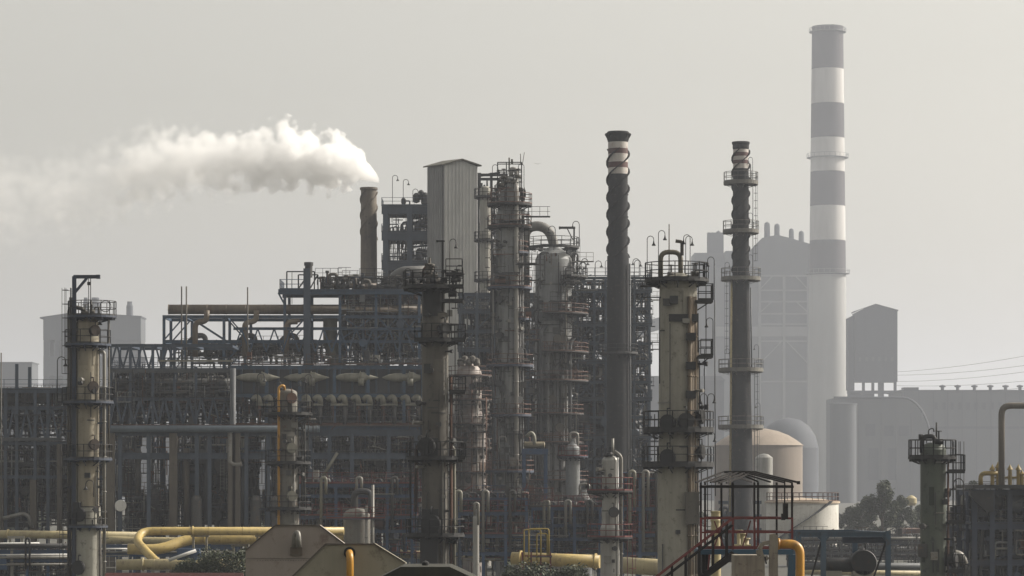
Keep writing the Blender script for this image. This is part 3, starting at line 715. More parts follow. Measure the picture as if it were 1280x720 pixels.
mb = MB(); mb.tube([(h(112), -.5, Z(348,D)), (h(112), -.5, Z(398,D))], .03, 5); mb.tube([(h(114.5), -.5, Z(348,D)), (h(114.5), -.5, Z(400,D))], .035, 5); mb.box(h(110.5), -.65, Z(357,D), h(114.5), -.35, Z(353,D)); mb.build('hoist_chain', BLACK, o)
for x in (88.5, 91.5): riser(t, [(h(x), -.3, 0), (h(x), -.3, Z(372,D))], .085, BROWN, 'pipe')
riser(t, [(h(86), .2, 0), (h(86), .2, Z(384,D)), (h(98), .2, Z(384,D)), (h(106), .2, Z(388,D)), (h(108), .2, Z(402,D))], .16, BROWN, 'overhead_pipe')
ladder(t, h(89.5), -.4, Z(502,D), Z(395,D)+1.2, 180, DARK, w=.4); ladder(t, h(89), -.5, Z(573,D), Z(502,D), 180, DARK, w=.4); ladder(t, h(88), -.6, Z(657,D), Z(573,D), 180, DARK, w=.4)
ladder(t, h(87), -.6, 0, Z(657,D), 180, DARK, w=.4)
riser(t, [(h(131), -.3, 0), (h(131), -.3, Z(440,D)), (h(124), -.3, Z(440,D))], .14, GALV, 'pipe'); riser(t, [(h(136), .1, Z(560,D)), (h(136), .1, Z(395,D))], .07, BROWN, 'pipe')
riser(t, [(h(127), -.8, 0), (h(127), -.8, Z(645,D))], .1, BROWN, 'pipe')
for py, a in ((414, -55), (484, -62), (556, -58)): manway(t, a, Z(py,D), r, .34, mat('manway_brown', (.04,.025,.017), (.025,.018,.014), .8))
manway(t, -112, Z(643,D), 16*q, .44, BLACK, .3); manway(t, -115, Z(709,D), 16*q, .44, BLACK, .3)
mb = MB(); mb.arc(.4, .46, 0, 360, 0, .06, n=20); mb.v = [(x+h(134.5), -1.2, y+Z(384,D)) for x, y, z in mb.v]; mb.build('hose_reel', DARK, t)
lamp(t, h(74), -.9, Z(502,D), 3.2, 1); lamp(t, h(120), -1.2, Z(621,D), 1.0, -1); lamp(t, h(137), -.9, Z(430,D), 1.9, -1)
mb = MB(); mb.tube([(h(114), -.2, Z(399,D)), (h(114), -.2, Z(376,D))], .09, 6); mb.tube([(h(118), 0, Z(399,D)), (h(118), 0, Z(384,D)), (h(124), 0, Z(384,D)), (h(124), 0, Z(398,D))], .07, 6, .2); valve(mb, h(107), -.3, Z(392,D), .25); valve(mb, h(116), -.4, Z(390,D), .2); mb.build('top_pipework', BROWN, t)
for k, (x, py) in enumerate(((131, 530), (131, 600), (131, 690), (86, 540), (86, 610))):
    boxpart(t, 'pipe_bracket', NAVY, h(min(x, 110))-.1, -.4, Z(py,D), h(max(x, 108))+.1, -.25, Z(py,D)+.14)
DKP = mat('dark_patch', (.05,.045,.035), (.03,.027,.02), .85)
dress(t, r, Z(655,D), Z(405,D), 22, 401, mat('tan_patch', (.26,.23,.175), (.2,.175,.13), .8), 200, 350)
# B: dark brown column in the middle
D = 205; q = D/F; t = empty('distillation_tower', (X(544, D), D, 0), 'dark brown tower with black top cage before the white clad tower', 'process column')
h = lambda px: X(px, D) - X(544, D); r = 16.5*q
shell(t, [(17.5*q, 0), (r, Z(560,D)), (r, Z(392,D)), (12*q, Z(390,D)), (12*q, Z(352,D)), (2.5*q, Z(345,D))], BROWN, 'shell', seam=4.5)
mb = MB(); mb.lathe([(12.4*q, Z(396,D)), (12.6*q, Z(356,D))], h(533)*.35, -.35, 28); mb.build('insulation_jacket', BLACK, t)
platform(t, Z(359,D), 11.5*q, 1.25, -230, 50, BLACK, cx=h(537), cy=-.1, h=1.1, rt=.065)
for z_, xx0, xx1 in ((377, 553, 579), (359, 553, 579), (344, 558, 578)):
    boxpart(t, 'platform', BLACK, h(xx0), -1.4, Z(z_,D)-.1, h(xx1), .2, Z(z_,D)); mb = MB(); railing(mb, [(h(xx0), -1.35), (h(xx1), -1.35), (h(xx1), .2)], Z(z_,D), 1.05, .065, 1.1); mb.build('railing', BLACK, t)
platform(t, Z(425,D), r, .75, -150, 60, BLACK, rt=.065); platform(t, Z(572,D), r, 1.1, -200, 20, BLACK, rt=.065); platform(t, Z(668,D), r, 1.15, -200, 25, BLACK, rt=.065)
for z_ in (425, 490, 572):
    boxpart(t, 'platform', BLACK, h(562), -1.2, Z(z_,D)-.14, h(582), .3, Z(z_,D)); mb = MB(); railing(mb, [(h(562), -1.15), (h(582), -1.15), (h(582), .3)], Z(z_,D), 1.05, .065, 1.0); mb.build('railing', BLACK, t)
mb = MB(); mb.tube([(h(530), .2, Z(352,D)), (h(530), .2, Z(335,D)), (h(541), .2, Z(331,D)), (h(541), .2, Z(352,D))], .16, 10, .35); mb.build('overhead_pipe', RUST, t)
mb = MB(); mb.lathe([(.5, Z(352,D)), (.42, Z(346,D)), (.28, Z(343,D)), (.28, Z(333,D)), (.36, Z(332,D)), (.36, Z(330,D)), (.1, Z(329,D)), (.07, Z(322,D))], h(537), 0, 12); valve(mb, h(534), -.4, Z(340,D), .2); valve(mb, h(543), -.3, Z(346,D), .25); mb.build('top_nozzle', BROWN, t)
mb = MB(); mb.beam((h(553.5), -.4, Z(392,D)), (h(553.5), -.4, Z(301,D)), .14); mb.beam((h(546), -.4, Z(302,D)), (h(556), -.4, Z(302,D)), .1); mb.box(h(545.5), -.5, Z(303.4,D), h(548), -.3, Z(301,D)); mb.build('lamp_mast', BLACK, t)
ladder(t, h(562), -.7, Z(425,D), Z(359,D), 0, BLACK); ladder(t, h(569), -.5, Z(490,D), Z(425,D), 0, BLACK); ladder(t, h(566), -.6, Z(572,D), Z(490,D), 0, BLACK); ladder(t, h(520), -.5, Z(668,D), Z(572,D), 180, BLACK); ladder(t, h(566), -.5, 0, Z(668,D), 0, BLACK)
riser(t, [(h(564), -.2, 0), (h(564), -.2, Z(470,D))], .1, RUST, 'pipe'); riser(t, [(h(520), .1, Z(640,D)), (h(520), .1, Z(560,D)), (h(526), .1, Z(555,D))], .12, RUST, 'pipe'); riser(t, [(h(567.5), .2, 0), (h(567.5), .2, Z(560,D)), (h(560), .2, Z(556,D))], .12, BEIGE, 'pipe')
riser(t, [(h(513.5), -.1, Z(668,D)), (h(513.5), -.1, Z(546,D))], .05, BLACK, 'pipe')
manway(t, -112, Z(558,D), r, .5, BLACK, .6); manway(t, -100, Z(655,D), r, .55, BLACK, .6); manway(t, -60, Z(412,D), r, .35, BLACK, .5)
boxpart(t, 'junction_box', BLACK, h(527), -1.5, Z(575,D), h(548), -.85, Z(548,D)); boxpart(t, 'junction_box', BLACK, h(528), -1.5, Z(667,D), h(549), -.85, Z(636,D))
boxpart(t, 'lower_duct', BLACK, h(526), -1.6, 0, h(548), -.8, Z(672,D))
for x, py, hh, d in ((562.5, 359, 3.9, 1), (571, 359, 1.6, 1), (506.5, 359, 1.3, 1)): lamp(t, h(x), -.8, Z(py,D), hh*.8, d, BLACK, .7)
mb = MB(); 
for k in range(5): valve(mb, h(516+k*13), -.9-.1*k, Z(352,D), .22)
valve(mb, h(566), -.8, Z(368,D), .3); valve(mb, h(572), -.8, Z(350,D), .25); mb.build('valves', BLACK, t)
dress(t, r, Z(715,D), Z(392,D), 44, 402, mat('brown_patch', (.08,.072,.06), (.06,.054,.045), .85))
# C: big weathered column with the inverted U pipe
D = 200; q = D/F; t = empty('distillation_tower', (X(847.5, D), D, 0), 'broad weathered grey column with inverted U pipe on its railed top', 'process column')
h = lambda px: X(px, D) - X(847.5, D); r = 22.5*q
shell(t, [(25.5*q, 0), (25.5*q, Z(575,D)), (24*q, Z(545,D)), (24*q, Z(440,D)), (23.2*q, Z(362,D)), (24.5*q, Z(357,D)), (24.5*q, Z(351,D)), (17*q, Z(345,D)), (6*q, Z(341,D)), (.01, Z(340,D))], CONC, 'shell', seam=4.2, n=40)
platform(t, Z(350,D), r, 1.0, -360, 0, BLACK, cx=-.1, h=1.15, rt=.06)
CB = mat('column_cladding_brown', (.12,.085,.05), (.06,.05,.035), .8, spots=(.04,.035,.03))
for z_, x0, x1 in ((376, 868, 890), (445, 871, 890), (350, 864, 880)):
    boxpart(t, 'platform', BLACK, h(x0), -1.1, Z(z_,D)-.16, h(x1), .9, Z(z_,D)); mb = MB(); railing(mb, [(h(x0)+.2, -1.05), (h(x1), -1.05), (h(x1), .9)], Z(z_,D), 1.1, .06, .95); railing(mb, [(h(x0)+.2, .85), (h(x1), .85)], Z(z_,D), 1.1, .06, .95); mb.build('railing', BLACK, t)
    mb = MB(); mb.beam((h(x0), 0, Z(z_+14,D)), (h(x1)-.2, 0, Z(z_+2,D)), .09); mb.build('bracket', BLACK, t)
platform(t, Z(536,D), r+.08, 1.15, -200, 20, BLACK, h=1.2, rt=.06, th=.25); platform(t, Z(579,D), r+.15, 1.1, -200, 20, BLACK, h=1.15, rt=.06, th=.25)
riser(t, [(h(825.5), -.3, Z(354,D)), (h(825.5), -.3, Z(315.5,D)), (h(850.5), -.3, Z(315.5,D)), (h(850.5), -.3, Z(352,D))], .17, mat('olive_pipe', (.14,.125,.085), (.09,.08,.06), .7, spots=(.06,.05,.04)), 'overhead_pipe', bend=.55, n=12)
mb = MB(); mb.tube([(h(852), -.5, Z(320,D)), (h(852), -.5, Z(303,D)), (h(844), -.5, Z(302,D))], .12, 8, .1); mb.build('vent_pipe', BROWN, t)
mb = MB(); mb.lathe([(.05, Z(342,D)), (.6, Z(344,D)), (.75, Z(350,D))], .1, 0, 18); mb.tube([(h(836), -.4, Z(345,D)), (h(836), -.4, Z(308,D)+1.5)], .04, 5); valve(mb, h(838), -.6, Z(344,D), .24); valve(mb, h(868), -.5, Z(343,D), .26); mb.build('top_nozzle', BROWN, t)
for x, w2 in ((861, .16), (864.5, .12), (868, .16), (871, .1)): riser(t, [(h(x), -1.35+(x-861)*.09, 0), (h(x), -1.35+(x-861)*.09, Z(372 if x < 870 else 410,D))], w2, CB, 'pipe')
mb = MB(); mb.box(h(835), -1.45, Z(403,D), h(871), -.6, Z(394,D)); mb.build('insulation_band', BLACK, t)
for py in (421, 457, 493): boxpart(t, 'pipe_clamp', BLACK, h(856), -1.7, Z(py,D)-.3, h(868), -.9, Z(py,D)+.2)
boxpart(t, 'stained_panel', BROWN, h(855), -1.8, Z(655,D), h(872), -.8, Z(615,D))
manway(t, -118, Z(529,D), r, .45, BLACK, .5); manway(t, -75, Z(527,D), r, .45, BLACK, .55); manway(t, -118, Z(572,D), r, .45, BLACK, .5); manway(t, -22, Z(521,D), r, .4, BLACK, .5); manway(t, -22, Z(565,D), r, .4, BLACK, .5)
ladder(t, h(882), -.4, Z(445,D), Z(376,D), 0, BLACK, False, .35, .035); ladder(t, h(880), -.5, Z(536,D), Z(455,D), 0, BLACK, False, .3, .035); ladder(t, h(876), -.5, 0, Z(579,D), 0, BLACK); ladder(t, h(818), -.3, Z(579,D), Z(536,D), 180, BLACK, False)
for x, py, hh, d in ((808.5, 350, 2.9, 1), (822.5, 350, 3.3, 1), (862, 350, 3.0, -1), (856.5, 350, 2.9, 1), (892, 376, 2.9, -1), (890.5, 445, 2.5, -1), (883, 536, 2.3, -1), (884, 536, 2.3, 1), (884.5, 579, 2.0, 1)): lamp(t, h(x), -.6, Z(py,D), hh*.95, d, BLACK, .7)
mb = MB(); mb.tube([(h(892.5), -.6, Z(376,D)), (h(893.5), -.6, Z(620,D))], .035, 5); mb.build('conduit', BLACK, t)
for py in (358, 372): mb = MB(); mb.tube([(h(800), -.4, Z(py,D)), (h(830), -.4, Z(py,D))], .09 if py < 360 else .05, 6); mb.build('pipe', DARK, t)
riser(t, [(h(817), -.4, Z(536,D)), (h(817), -.4, Z(548,D)), (h(822), -.4, Z(548,D))], .08, BLACK, 'pipe'); riser(t, [(h(823.6), -1, Z(480,D)), (h(823.6), -1, Z(372,D))], .04, DARK, 'conduit')
dress(t, r+.12, Z(715,D), Z(362,D), 28, 403, mat('concrete_patch', (.26,.245,.205), (.2,.19,.16), .9))
# D: dark green column at the right
D = 190; q = D/F; t = empty('distillation_tower', (X(1166.5, D), D, 0), 'dark green column with railed round top at the right', 'process column')
h = lambda px: X(px, D) - X(1166.5, D); r = 16*q
shell(t, [(r, 0), (r, Z(562,D)), (14*q, Z(558,D)), (12*q, Z(555.5,D)), (7*q, Z(553.5,D)), (.01, Z(553,D))], GREEN, 'shell', seam=5)
platform(t, Z(571,D), r, .75, -360, 0, BLACK, cx=-.05, rt=.06)
for z_, x0, x1 in ((589, 1182, 1203), (652, 1182, 1203), (713, 1182, 1203)):
    boxpart(t, 'platform', BLACK, h(x0), -1.1, Z(z_,D)-.14, h(x1), .5, Z(z_,D)); mb = MB(); railing(mb, [(h(x0), -1.05), (h(x1), -1.05), (h(x1), .5)], Z(z_,D), 1.05, .06, .9); mb.build('railing', BLACK, t)
ladder(t, h(1190), -.5, Z(652,D), Z(571,D), 0, DARK); ladder(t, h(1190), -.5, Z(713,D), Z(652,D), 0, DARK); ladder(t, h(1188), -.5, 0, Z(713,D), 0, DARK)
riser(t, [(h(1183.5), -.6, 0), (h(1183.5), -.6, Z(575,D))], .07, RUST, 'pipe'); riser(t, [(h(1194.5), -.2, Z(652,D)), (h(1194.5), -.2, Z(552,D))], .04, BLACK, 'conduit')
riser(t, [(h(1152), -.2, Z(566,D)), (h(1152), -.2, Z(545.5,D)), (h(1168), -.2, Z(545.5,D)), (h(1168), -.2, Z(556,D))], .16, DARK, 'overhead_pipe', .4)
mb = MB(); mb.tube([(h(1148), -.2, Z(546.5,D)), (h(1153), -.2, Z(546.5,D))], .2, 8); mb.tube([(h(1170), -.2, Z(552,D)), (h(1170), -.2, Z(528,D))], .06, 6); mb.tube([(h(1160), -.2, Z(547,D)), (h(1160), -.2, Z(537,D)), (h(1166), -.2, Z(535,D)), (h(1167), -.2, Z(540,D))], .045, 6, .2); valve(mb, h(1172), -.5, Z(552,D), .25); mb.build('top_valves', BLACK, t)
lamp(t, h(1202), -.8, Z(652,D), 2.5, -1, BLACK); manway(t, -20, Z(700,D), r, .4, BLACK, .6)
mb = MB(); mb.tube([(h(1180), .6, Z(718,D)), (h(1180), .6, Z(693,D)), (h(1202), .6, Z(693,D)), (h(1207), .6, Z(706,D))], .3, 10, .6); mb.build('side_duct', GALV, t)
dress(t, r, Z(715,D), Z(575,D), 18, 404, mat('green_patch', (.03,.036,.026), (.02,.024,.018), .8), 200, 350)
# F: mid column with the yellow pipe
D = 262; q = D/F; t = empty('distillation_tower', (X(360, D), D, 0), 'slim dull column with a bright yellow riser up its front', 'process column')
h = lambda px: X(px, D) - X(360, D); r = 11.5*q
shell(t, [(14*q, 0), (14*q, Z(545,D)), (r, Z(540,D)), (r, Z(492,D))] + dome(r, Z(492,D), 6*q)[1:], mat('dull_shell', (.15,.14,.12), (.1,.095,.08), .7, spots=(.1,.06,.04)), 'shell')
riser(t, [(h(349.5), -1.0, 0), (h(349.5), -1.0, Z(484,D)), (h(356), -1.0, Z(482,D)), (h(356), -.3, Z(488,D))], .12, YEL2, 'yellow_riser', .3)
for py, ww, a0, a1 in ((517, 1.4, -200, 20), (578, 1.25, -170, 40), (635, 1.3, -190, 20)): platform(t, Z(py,D), r, ww, a0, a1, BLACK, h=1.1, rt=.06)
boxpart(t, 'platform', NAVY, h(325), -1.2, Z(635,D)-.15, h(350), .2, Z(635,D)); 
for py in (498, 560, 620): manway(t, -70, Z(py,D), r, .38, BEIGE if py > 500 else RUST, .4)
ladder(t, h(334), -.6, Z(635,D), Z(578,D), 180, DARK); ladder(t, h(386), -.6, Z(578,D), Z(517,D), 0, DARK); ladder(t, h(376), -.6, 0, Z(635,D), 0, DARK)
for x in (373, 378, 381): riser(t, [(h(x), -.3, Z(640,D)), (h(x), -.3, Z(526,D)), (h(x+14), -.3, Z(524,D))], .09, CLUT, 'pipe')
riser(t, [(h(369), -.9, 0), (h(369), -.9, Z(545,D))], .06, GALV, 'pipe')
for x, hh, d in ((322.5, 3.3, 1), (343, 2.6, 1), (390.5, 3.2, -1), (384, 2.9, -1)): lamp(t, h(x), -.5, Z(517,D), hh, d, DARK)
dress(t, r, Z(650,D), Z(500,D), 50, 405, DKP)
# small steel column in the lower middle
D = 250; q = D/F; t = empty('distillation_tower', (X(762.5, D), D, 0), 'small bare aluminium clad column with bright edge low in the middle', 'process column')
h = lambda px: X(px, D) - X(762.5, D); r = 10*q
shell(t, [(12*q, 0), (12*q, Z(660,D)), (r, Z(655,D)), (r, Z(576,D))] + dome(r, Z(576,D), 7*q)[1:], SILV, 'shell')
for py in (613, 671): platform(t, Z(py,D), r, 1.3, -200, 20, BLACK, RED, h=1.1, rt=.06)
riser(t, [(h(776.5), -.5, 0), (h(776.5), -.5, Z(570,D)), (h(768), -.3, Z(564,D))], .13, GALV, 'pipe'); riser(t, [(h(766), 0, Z(570,D)), (h(766), 0, Z(548,D))], .11, GALV, 'vent_pipe')
riser(t, [(h(772), -.6, 0), (h(772), -.6, Z(572,D))], .09, WHITE, 'pipe')
ladder(t, h(784), -.6, Z(671,D), Z(613,D), 0, RED, tk=.045); ladder(t, h(784), -.6, 0, Z(671,D), 0, RED, tk=.045)
lamp(t, h(741), -.6, Z(613,D), 2.6, 1); manway(t, -75, Z(640,D), r, .35, DARK); mb = MB(); valve(mb, h(757), -.4, Z(569,D), .2); valve(mb, h(762), -.4, Z(568,D), .24); mb.build('valves', DARK, t)
dress(t, r, Z(715,D), Z(585,D), 18, 406, mat('alu_patch', (.2,.195,.18), (.13,.125,.12), .5, .3))
# ------------------------------------------------------------------ middle distance columns
# G: tallest grey column
D = 330; q = D/F; t = empty('distillation_tower', (X(637, D), D, 0), 'tallest grey column with many railed galleries and cluttered top', 'process column')
h = lambda px: X(px, D) - X(637, D); r = 13*q
LOWR = 17.5*q
shell(t, [(LOWR, 0), (LOWR, Z(275,D)), (15*q, Z(262,D)), (11*q, Z(236,D)), (10*q, Z(224,D)), (3*q, Z(220,D))], SHELL, 'shell', seam=4)
RR = mat('rusty_rail', (.13,.06,.04), (.07,.05,.045), .7)
for py, rr, ww, a0, a1 in ((255, 14*q, 1.3, -200, 20), (283, 16*q, 1.1, -215, 35), (315, LOWR, .6, -60, 40), (359, LOWR, 1.0, -220, 40), (398, LOWR, .9, -60, 40), (456, LOWR, 1.1, -220, 30), (518, LOWR, .9, -150, 30), (588, LOWR, 1.2, -220, 30), (655, LOWR, 1.0, -120, 30)):
    platform(t, Z(py,D), rr, ww, a0, a1, NAVY if py > 300 else BLACK, RR, h=1.15, rt=.07, th=.25)
for x in (645.5,): riser(t, [(h(x), -1.75, Z(720,D)), (h(x), -1.75, Z(236,D)), (h(x), -.3, Z(228,D)), (h(x), -.1, Z(212,D)), (h(639), -.1, Z(211,D)), (h(639), -.1, Z(225,D))], .26, mat('bright_riser', (.30,.29,.27), (.2,.19,.18), .5), 'overhead_pipe', .5, n=10)
riser(t, [(h(653), -1, Z(720,D)), (h(653), -1, Z(262,D))], .1, CLUT, 'pipe'); riser(t, [(h(650), -1.5, Z(588,D)), (h(650), -1.5, Z(330,D))], .08, CLUT, 'pipe'); riser(t, [(h(616), -1, Z(720,D)), (h(616), -1, Z(300,D))], .12, CLUT, 'pipe')
mb = MB(); 
for x0, x1, z0, z1 in ((622, 652, 236, 204),):
    for x in (x0, 633, x1):
        for y in (-.9, .9): mb.beam((h(x), y, Z(z0+16,D)), (h(x), y, Z(z1,D)), .11)
    for z in (z1, 214, 226):
        for y in (-.9, .9): mb.beam((h(x0), y, Z(z,D)), (h(x1), y, Z(z,D)), .1)
mb.build('top_frame', BLACK, t)
mb = MB(); 
for x, z in ((627, 232), (634, 228), (642, 229), (648, 222), (650, 238), (630, 222)): valve(mb, h(x), -.9, Z(z,D), .32)
mb.tube([(h(636.5), 0, Z(215,D)), (h(636.5), 0, Z(197,D))], .1, 6); mb.tube([(h(640), 0, Z(205,D)), (h(640), 0, Z(199,D))], .14, 6); mb.tube([(h(651), .2, Z(206,D)), (h(650.5), .2, Z(192,D))], .05, 5); mb.tube([(h(653), .2, Z(206,D)), (h(655.5), .2, Z(190,D))], .04, 5); mb.tube([(h(622), 0, Z(250,D)), (h(622), 0, Z(228,D)), (h(627), 0, Z(224,D))], .14, 8, .3); mb.tube([(h(653), 0, Z(250,D)), (h(653), 0, Z(236,D))], .3, 8); mb.build('top_valves', BROWN, t)
for a, b, x in ((283, 255, 655), (359, 315, 657), (398, 359, 657), (456, 398, 657), (518, 456, 657), (588, 518, 657), (655, 588, 616), (720, 655, 657), (359, 283, 614), (456, 359, 613)): ladder(t, h(x), -.5, Z(a,D), Z(b,D), 0 if x > 637 else 180, DARK, w=.45, tk=.06)
for x, py, hh, d in ((615.5, 255, 4.3, 1), (655, 255, 4.4, -1), (656, 359, 2.2, -1), (617, 588, 2.4, 1)): lamp(t, h(x), -.6, Z(py,D), hh*.95, d)
for py in (345, 352, 388, 393): boxpart(t, 'rusty_junction_box', RUST if py in (352, 393) else DARK, h(619 if py < 360 else 657), -2.2, Z(py+3,D), h(632 if py < 360 else 664), -1.6, Z(py-2,D))
for py in (296, 332, 375, 420, 440, 480, 500, 545, 610, 630): manway(t, -55 if py % 3 else -125, Z(py,D), LOWR, .34, DARK, .4)
dress(t, LOWR, Z(715,D), Z(270,D), 190, 407, mat('grey_patch', (.19,.195,.193), (.15,.152,.152), .7))
fine(t, h(612), h(662), -2.4, 1.5, Z(700,D), Z(236,D), 280, 410, ((DARK, .45), (CLUT, .25), (RR, .2), (GALV, .1)))
# H: wide column with the great arch pipe
D = 365; q = D/F; t = empty('distillation_tower', (X(692, D), D, 0), 'wide grey column with fat arched pipe leaving its top', 'process column')
h = lambda px: X(px, D) - X(692, D); r = 23*q
shell(t, [(24*q, 0), (24*q, Z(560,D)), (r, Z(552,D)), (r, Z(325,D)), (20*q, Z(318,D)), (12*q, Z(313,D)), (9*q, Z(310,D))], SHELL, 'shell', seam=3.6)
shell(t, [(r+.3, Z(402,D)), (r+.3, Z(391,D))], GREY, 'insulation_band')
riser(t, [(h(656), .4, Z(420,D)), (h(656), .4, Z(300,D)), (h(657), .2, Z(290,D)), (h(662), .1, Z(284,D)), (h(672), 0, Z(282,D)), (h(682), 0, Z(285,D)), (h(689), 0, Z(293,D)), (h(692), 0, Z(305,D)), (h(692), 0, Z(312,D))], 6.2*q, mat('arch_pipe_grey', (.16,.155,.145), (.1,.1,.095), .6, spots=(.08,.07,.06)), 'arched_pipe', .8, n=14)
platform(t, Z(309,D), r, .9, -360, 0, DARK, h=1.2, rt=.07)
platform(t, Z(346,D), r, 2.0, -60, 30, DARK, rt=.07); platform(t, Z(352,D), r, 1.2, -70, 60, DARK, rt=.07)
for py in (392, 440, 476, 517, 553, 600, 640): platform(t, Z(py,D), r, 1.5 if py % 2 else 2.1, -150 if py > 470 else -110, 30, DARK, RR, rt=.065)
ladder(t, h(718), -.6, Z(392,D), Z(309,D), 0, DARK); ladder(t, h(721), -.6, Z(476,D), Z(392,D), 0); ladder(t, h(721), -.6, Z(553,D), Z(476,D), 0); ladder(t, h(721), -.6, 0, Z(553,D), 0)
mb = MB(); mb.beam((h(699), -.4, Z(285,D)), (h(719), -.4, Z(285,D)), .28); mb.beam((h(717.5), -.4, Z(285,D)), (h(717.5), -.4, Z(309,D)), .2); mb.beam((h(709), -.4, Z(286,D)), (h(716), -.4, Z(300,D)), .12); mb.box(h(698.5), -.6, Z(287,D), h(700.5), -.2, Z(283.5,D)); mb.build('hoist_arm', DARK, t)
for x, hh, d in ((724, 2.8, -1), (694, 2.2, -1)): lamp(t, h(x), -.6, Z(309,D), hh, d, s=1.3)
lamp(t, h(724), -.6, Z(346,D), 1.4, 1, s=1.2)
for x, m_, rr in ((676, GREY, .3), (685, SHELL, .2), (707, GALV, .12), (672, DARK, .12), (700, DARK, .1), (712, GREY, .25), (691, CLUT, .1)): riser(t, [(h(x), -2.4-rr, 0), (h(x), -2.4-rr, Z(360+(x % 7)*14,D)), (h(x)+.6, -2.0, Z(352+(x % 7)*14,D))], rr, m_, 'pipe')
for py, a in ((425, -80), (425, -65), (455, -60), (500, -95), (535, -75), (570, -70), (620, -80), (660, -100)): manway(t, a, Z(py,D), r, .45, BROWN, .4)
mb = MB()
for k in range(8): mb.beam((h(709+k*1.6), -1.2+k*.2, Z(309,D)), (h(706+k*1.6), -1+k*.2, Z(333,D)), .14)
mb.build('conduits', DARK, t)
dress(t, r+.05, Z(700,D), Z(335,D), 190, 408, mat('grey_patch', (.07,.073,.075)))
fine(t, h(666), h(722), -3.2, 1.5, Z(700,D), Z(318,D), 340, 411, ((DARK, .45), (CLUT, .25), (RR, .15), (GALV, .15)))
# thin pale column beside the white clad tower
D = 405; q = D/F; t = empty('distillation_tower', (X(606.5, D), D, 0), 'thin pale column right beside the white clad tower', 'process column')
h = lambda px: X(px, D) - X(606.5, D)
shell(t, [(7*q, 0), (7*q, Z(236,D)), (4*q, Z(233,D))], mat('pale_shell', (.34,.33,.29), (.22,.21,.19), .5, .2), 'shell')
for py in (246, 300, 350, 410, 450): platform(t, Z(py,D), 7*q, .8, -200, 20, DARK, rt=.07)
mb = MB()
for x in (602, 605.5, 609): mb.tube([(h(x), 0, Z(236,D)), (h(x), 0, Z(226 + (x % 3)*2,D))], .15, 6)
mb.beam((h(598), 0, Z(220,D)), (h(625), 0, Z(216,D)), .3); mb.beam((h(600), 0, Z(216,D)), (h(600), 0, Z(256,D)), .25); mb.beam((h(614), .3, Z(218,D)), (h(614), .3, Z(600,D)), .25); mb.build('top_pipework', DARK, t)
ladder(t, h(614.5), -.4, Z(350,D), Z(246,D), 0, DARK)
# white insulated exchanger tower low behind the dark brown column
D = 345; q = D/F; t = empty('distillation_tower', (X(586, D), D, 0), 'pale pinkish insulated column with yellow stained dome low in the middle', 'process column')
h = lambda px: X(px, D) - X(586, D); r = 21*q
PINK = mat('pale_insulation', (.36,.315,.29), (.24,.21,.195), .6, spots=(.2,.13,.09))
shell(t, [(r, 0), (r, Z(520,D)), (16*q, Z(510,D)), (16*q, Z(468,D))] + dome(16*q, Z(468,D), 14*q)[1:], PINK, 'shell', seam=1.6)
mb = MB()
for k in range(5): mb.lathe([(3.5*q, 0), (4.5*q, .3), (3.5*q, .8), (.01, 1)], h(576+k*5), -1.2, 10, cz=Z(458-(k % 2)*3,D))
mb.build('relief_valves', BROWN, t)
for py in (470, 500, 530, 560, 590, 620): platform(t, Z(py,D), r, .9, -170, 20, DARK, RR, rt=.06)
for x in (570, 577, 590, 597, 604, 608): riser(t, [(h(x), -2.3, 0), (h(x), -2.3, Z(470+(x % 5)*9,D))], .09, (GALV, CLUT, RUST)[x % 3], 'pipe')
for py, a in ((484, -80), (535, -80), (548, -100), (575, -70), (600, -90)): manway(t, a, Z(py,D), r, .3, DARK, .3)
ladder(t, h(611), -.8, Z(640,D), Z(470,D), 0, DARK)
for x in (598, 563): lamp(t, h(x), -1.4, Z(500,D), 2.3, -1)

dress(t, r, Z(715,D), Z(522,D), 50, 409, mat('rust_patch', (.14,.09,.06), (.09,.06,.045), .8))
fine(t, h(562), h(612), -3, 1, Z(700,D), Z(470,D), 170, 412, ((DARK, .45), (CLUT, .2), (RUST, .15), (GALV, .2)))
# ------------------------------------------------------------------ white clad tower and its steel structure
D = 420; q = D/F
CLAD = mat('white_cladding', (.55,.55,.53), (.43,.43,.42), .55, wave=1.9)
CLADS = mat('shaded_cladding', (.30,.30,.30), (.22,.22,.22), .6, wave=1.9)  # the white sheeting with shade painted in, for all but the wide wall
t = empty('clad_stair_tower', (X(566, D), D, 0), 'tall white corrugated tower with shallow pitched roof', 'tower')
h = lambda px: X(px, D) - X(566, D)
ang = 20; W1, W2 = 4.9, 3.0   # wide face and narrow face; the tower is turned so that both show
c0 = Vector((h(555), -2.2)); cL = Vector((h(534), .4)); cR = Vector((h(597), -1.0)); cB = cL + (cR - c0)
zt0, ztc = Z(209, D), Z(201.5, D)
def wall(name, a, b, z1a, z1b, m, th=.15, peak=None):
    n = Vector((b.y-a.y, a.x-b.x)).normalized()*-th
    L_ = (b-a).length; rot = math.atan2(b.y-a.y, b.x-a.x)
    mb = MB(); poly = [(0, 0), (L_, 0), (L_, z1b)] + ([(L_*.5, peak)] if peak else []) + [(0, z1a)]
    mb.prism(poly, 0, th); 
    k = .25
    while k < L_-.1:
        zk = z1a if not peak else z1a+(peak-z1a)*(1-abs(k-L_/2)/(L_/2))
        mb.box(k, -.07, 0, k+.10, -.002, zk-.02); k += .52
    o = mb.build(name, m, t, (a.x, a.y, 0)); o.rotation_euler = (0, 0, rot); return o
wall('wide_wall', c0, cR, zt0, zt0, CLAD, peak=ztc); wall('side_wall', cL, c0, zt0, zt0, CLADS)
bk = wall('back_wall', cB, cL, zt0, zt0, CLADS, peak=ztc); wall('far_side_wall', cR, cB, zt0, zt0, CLADS)
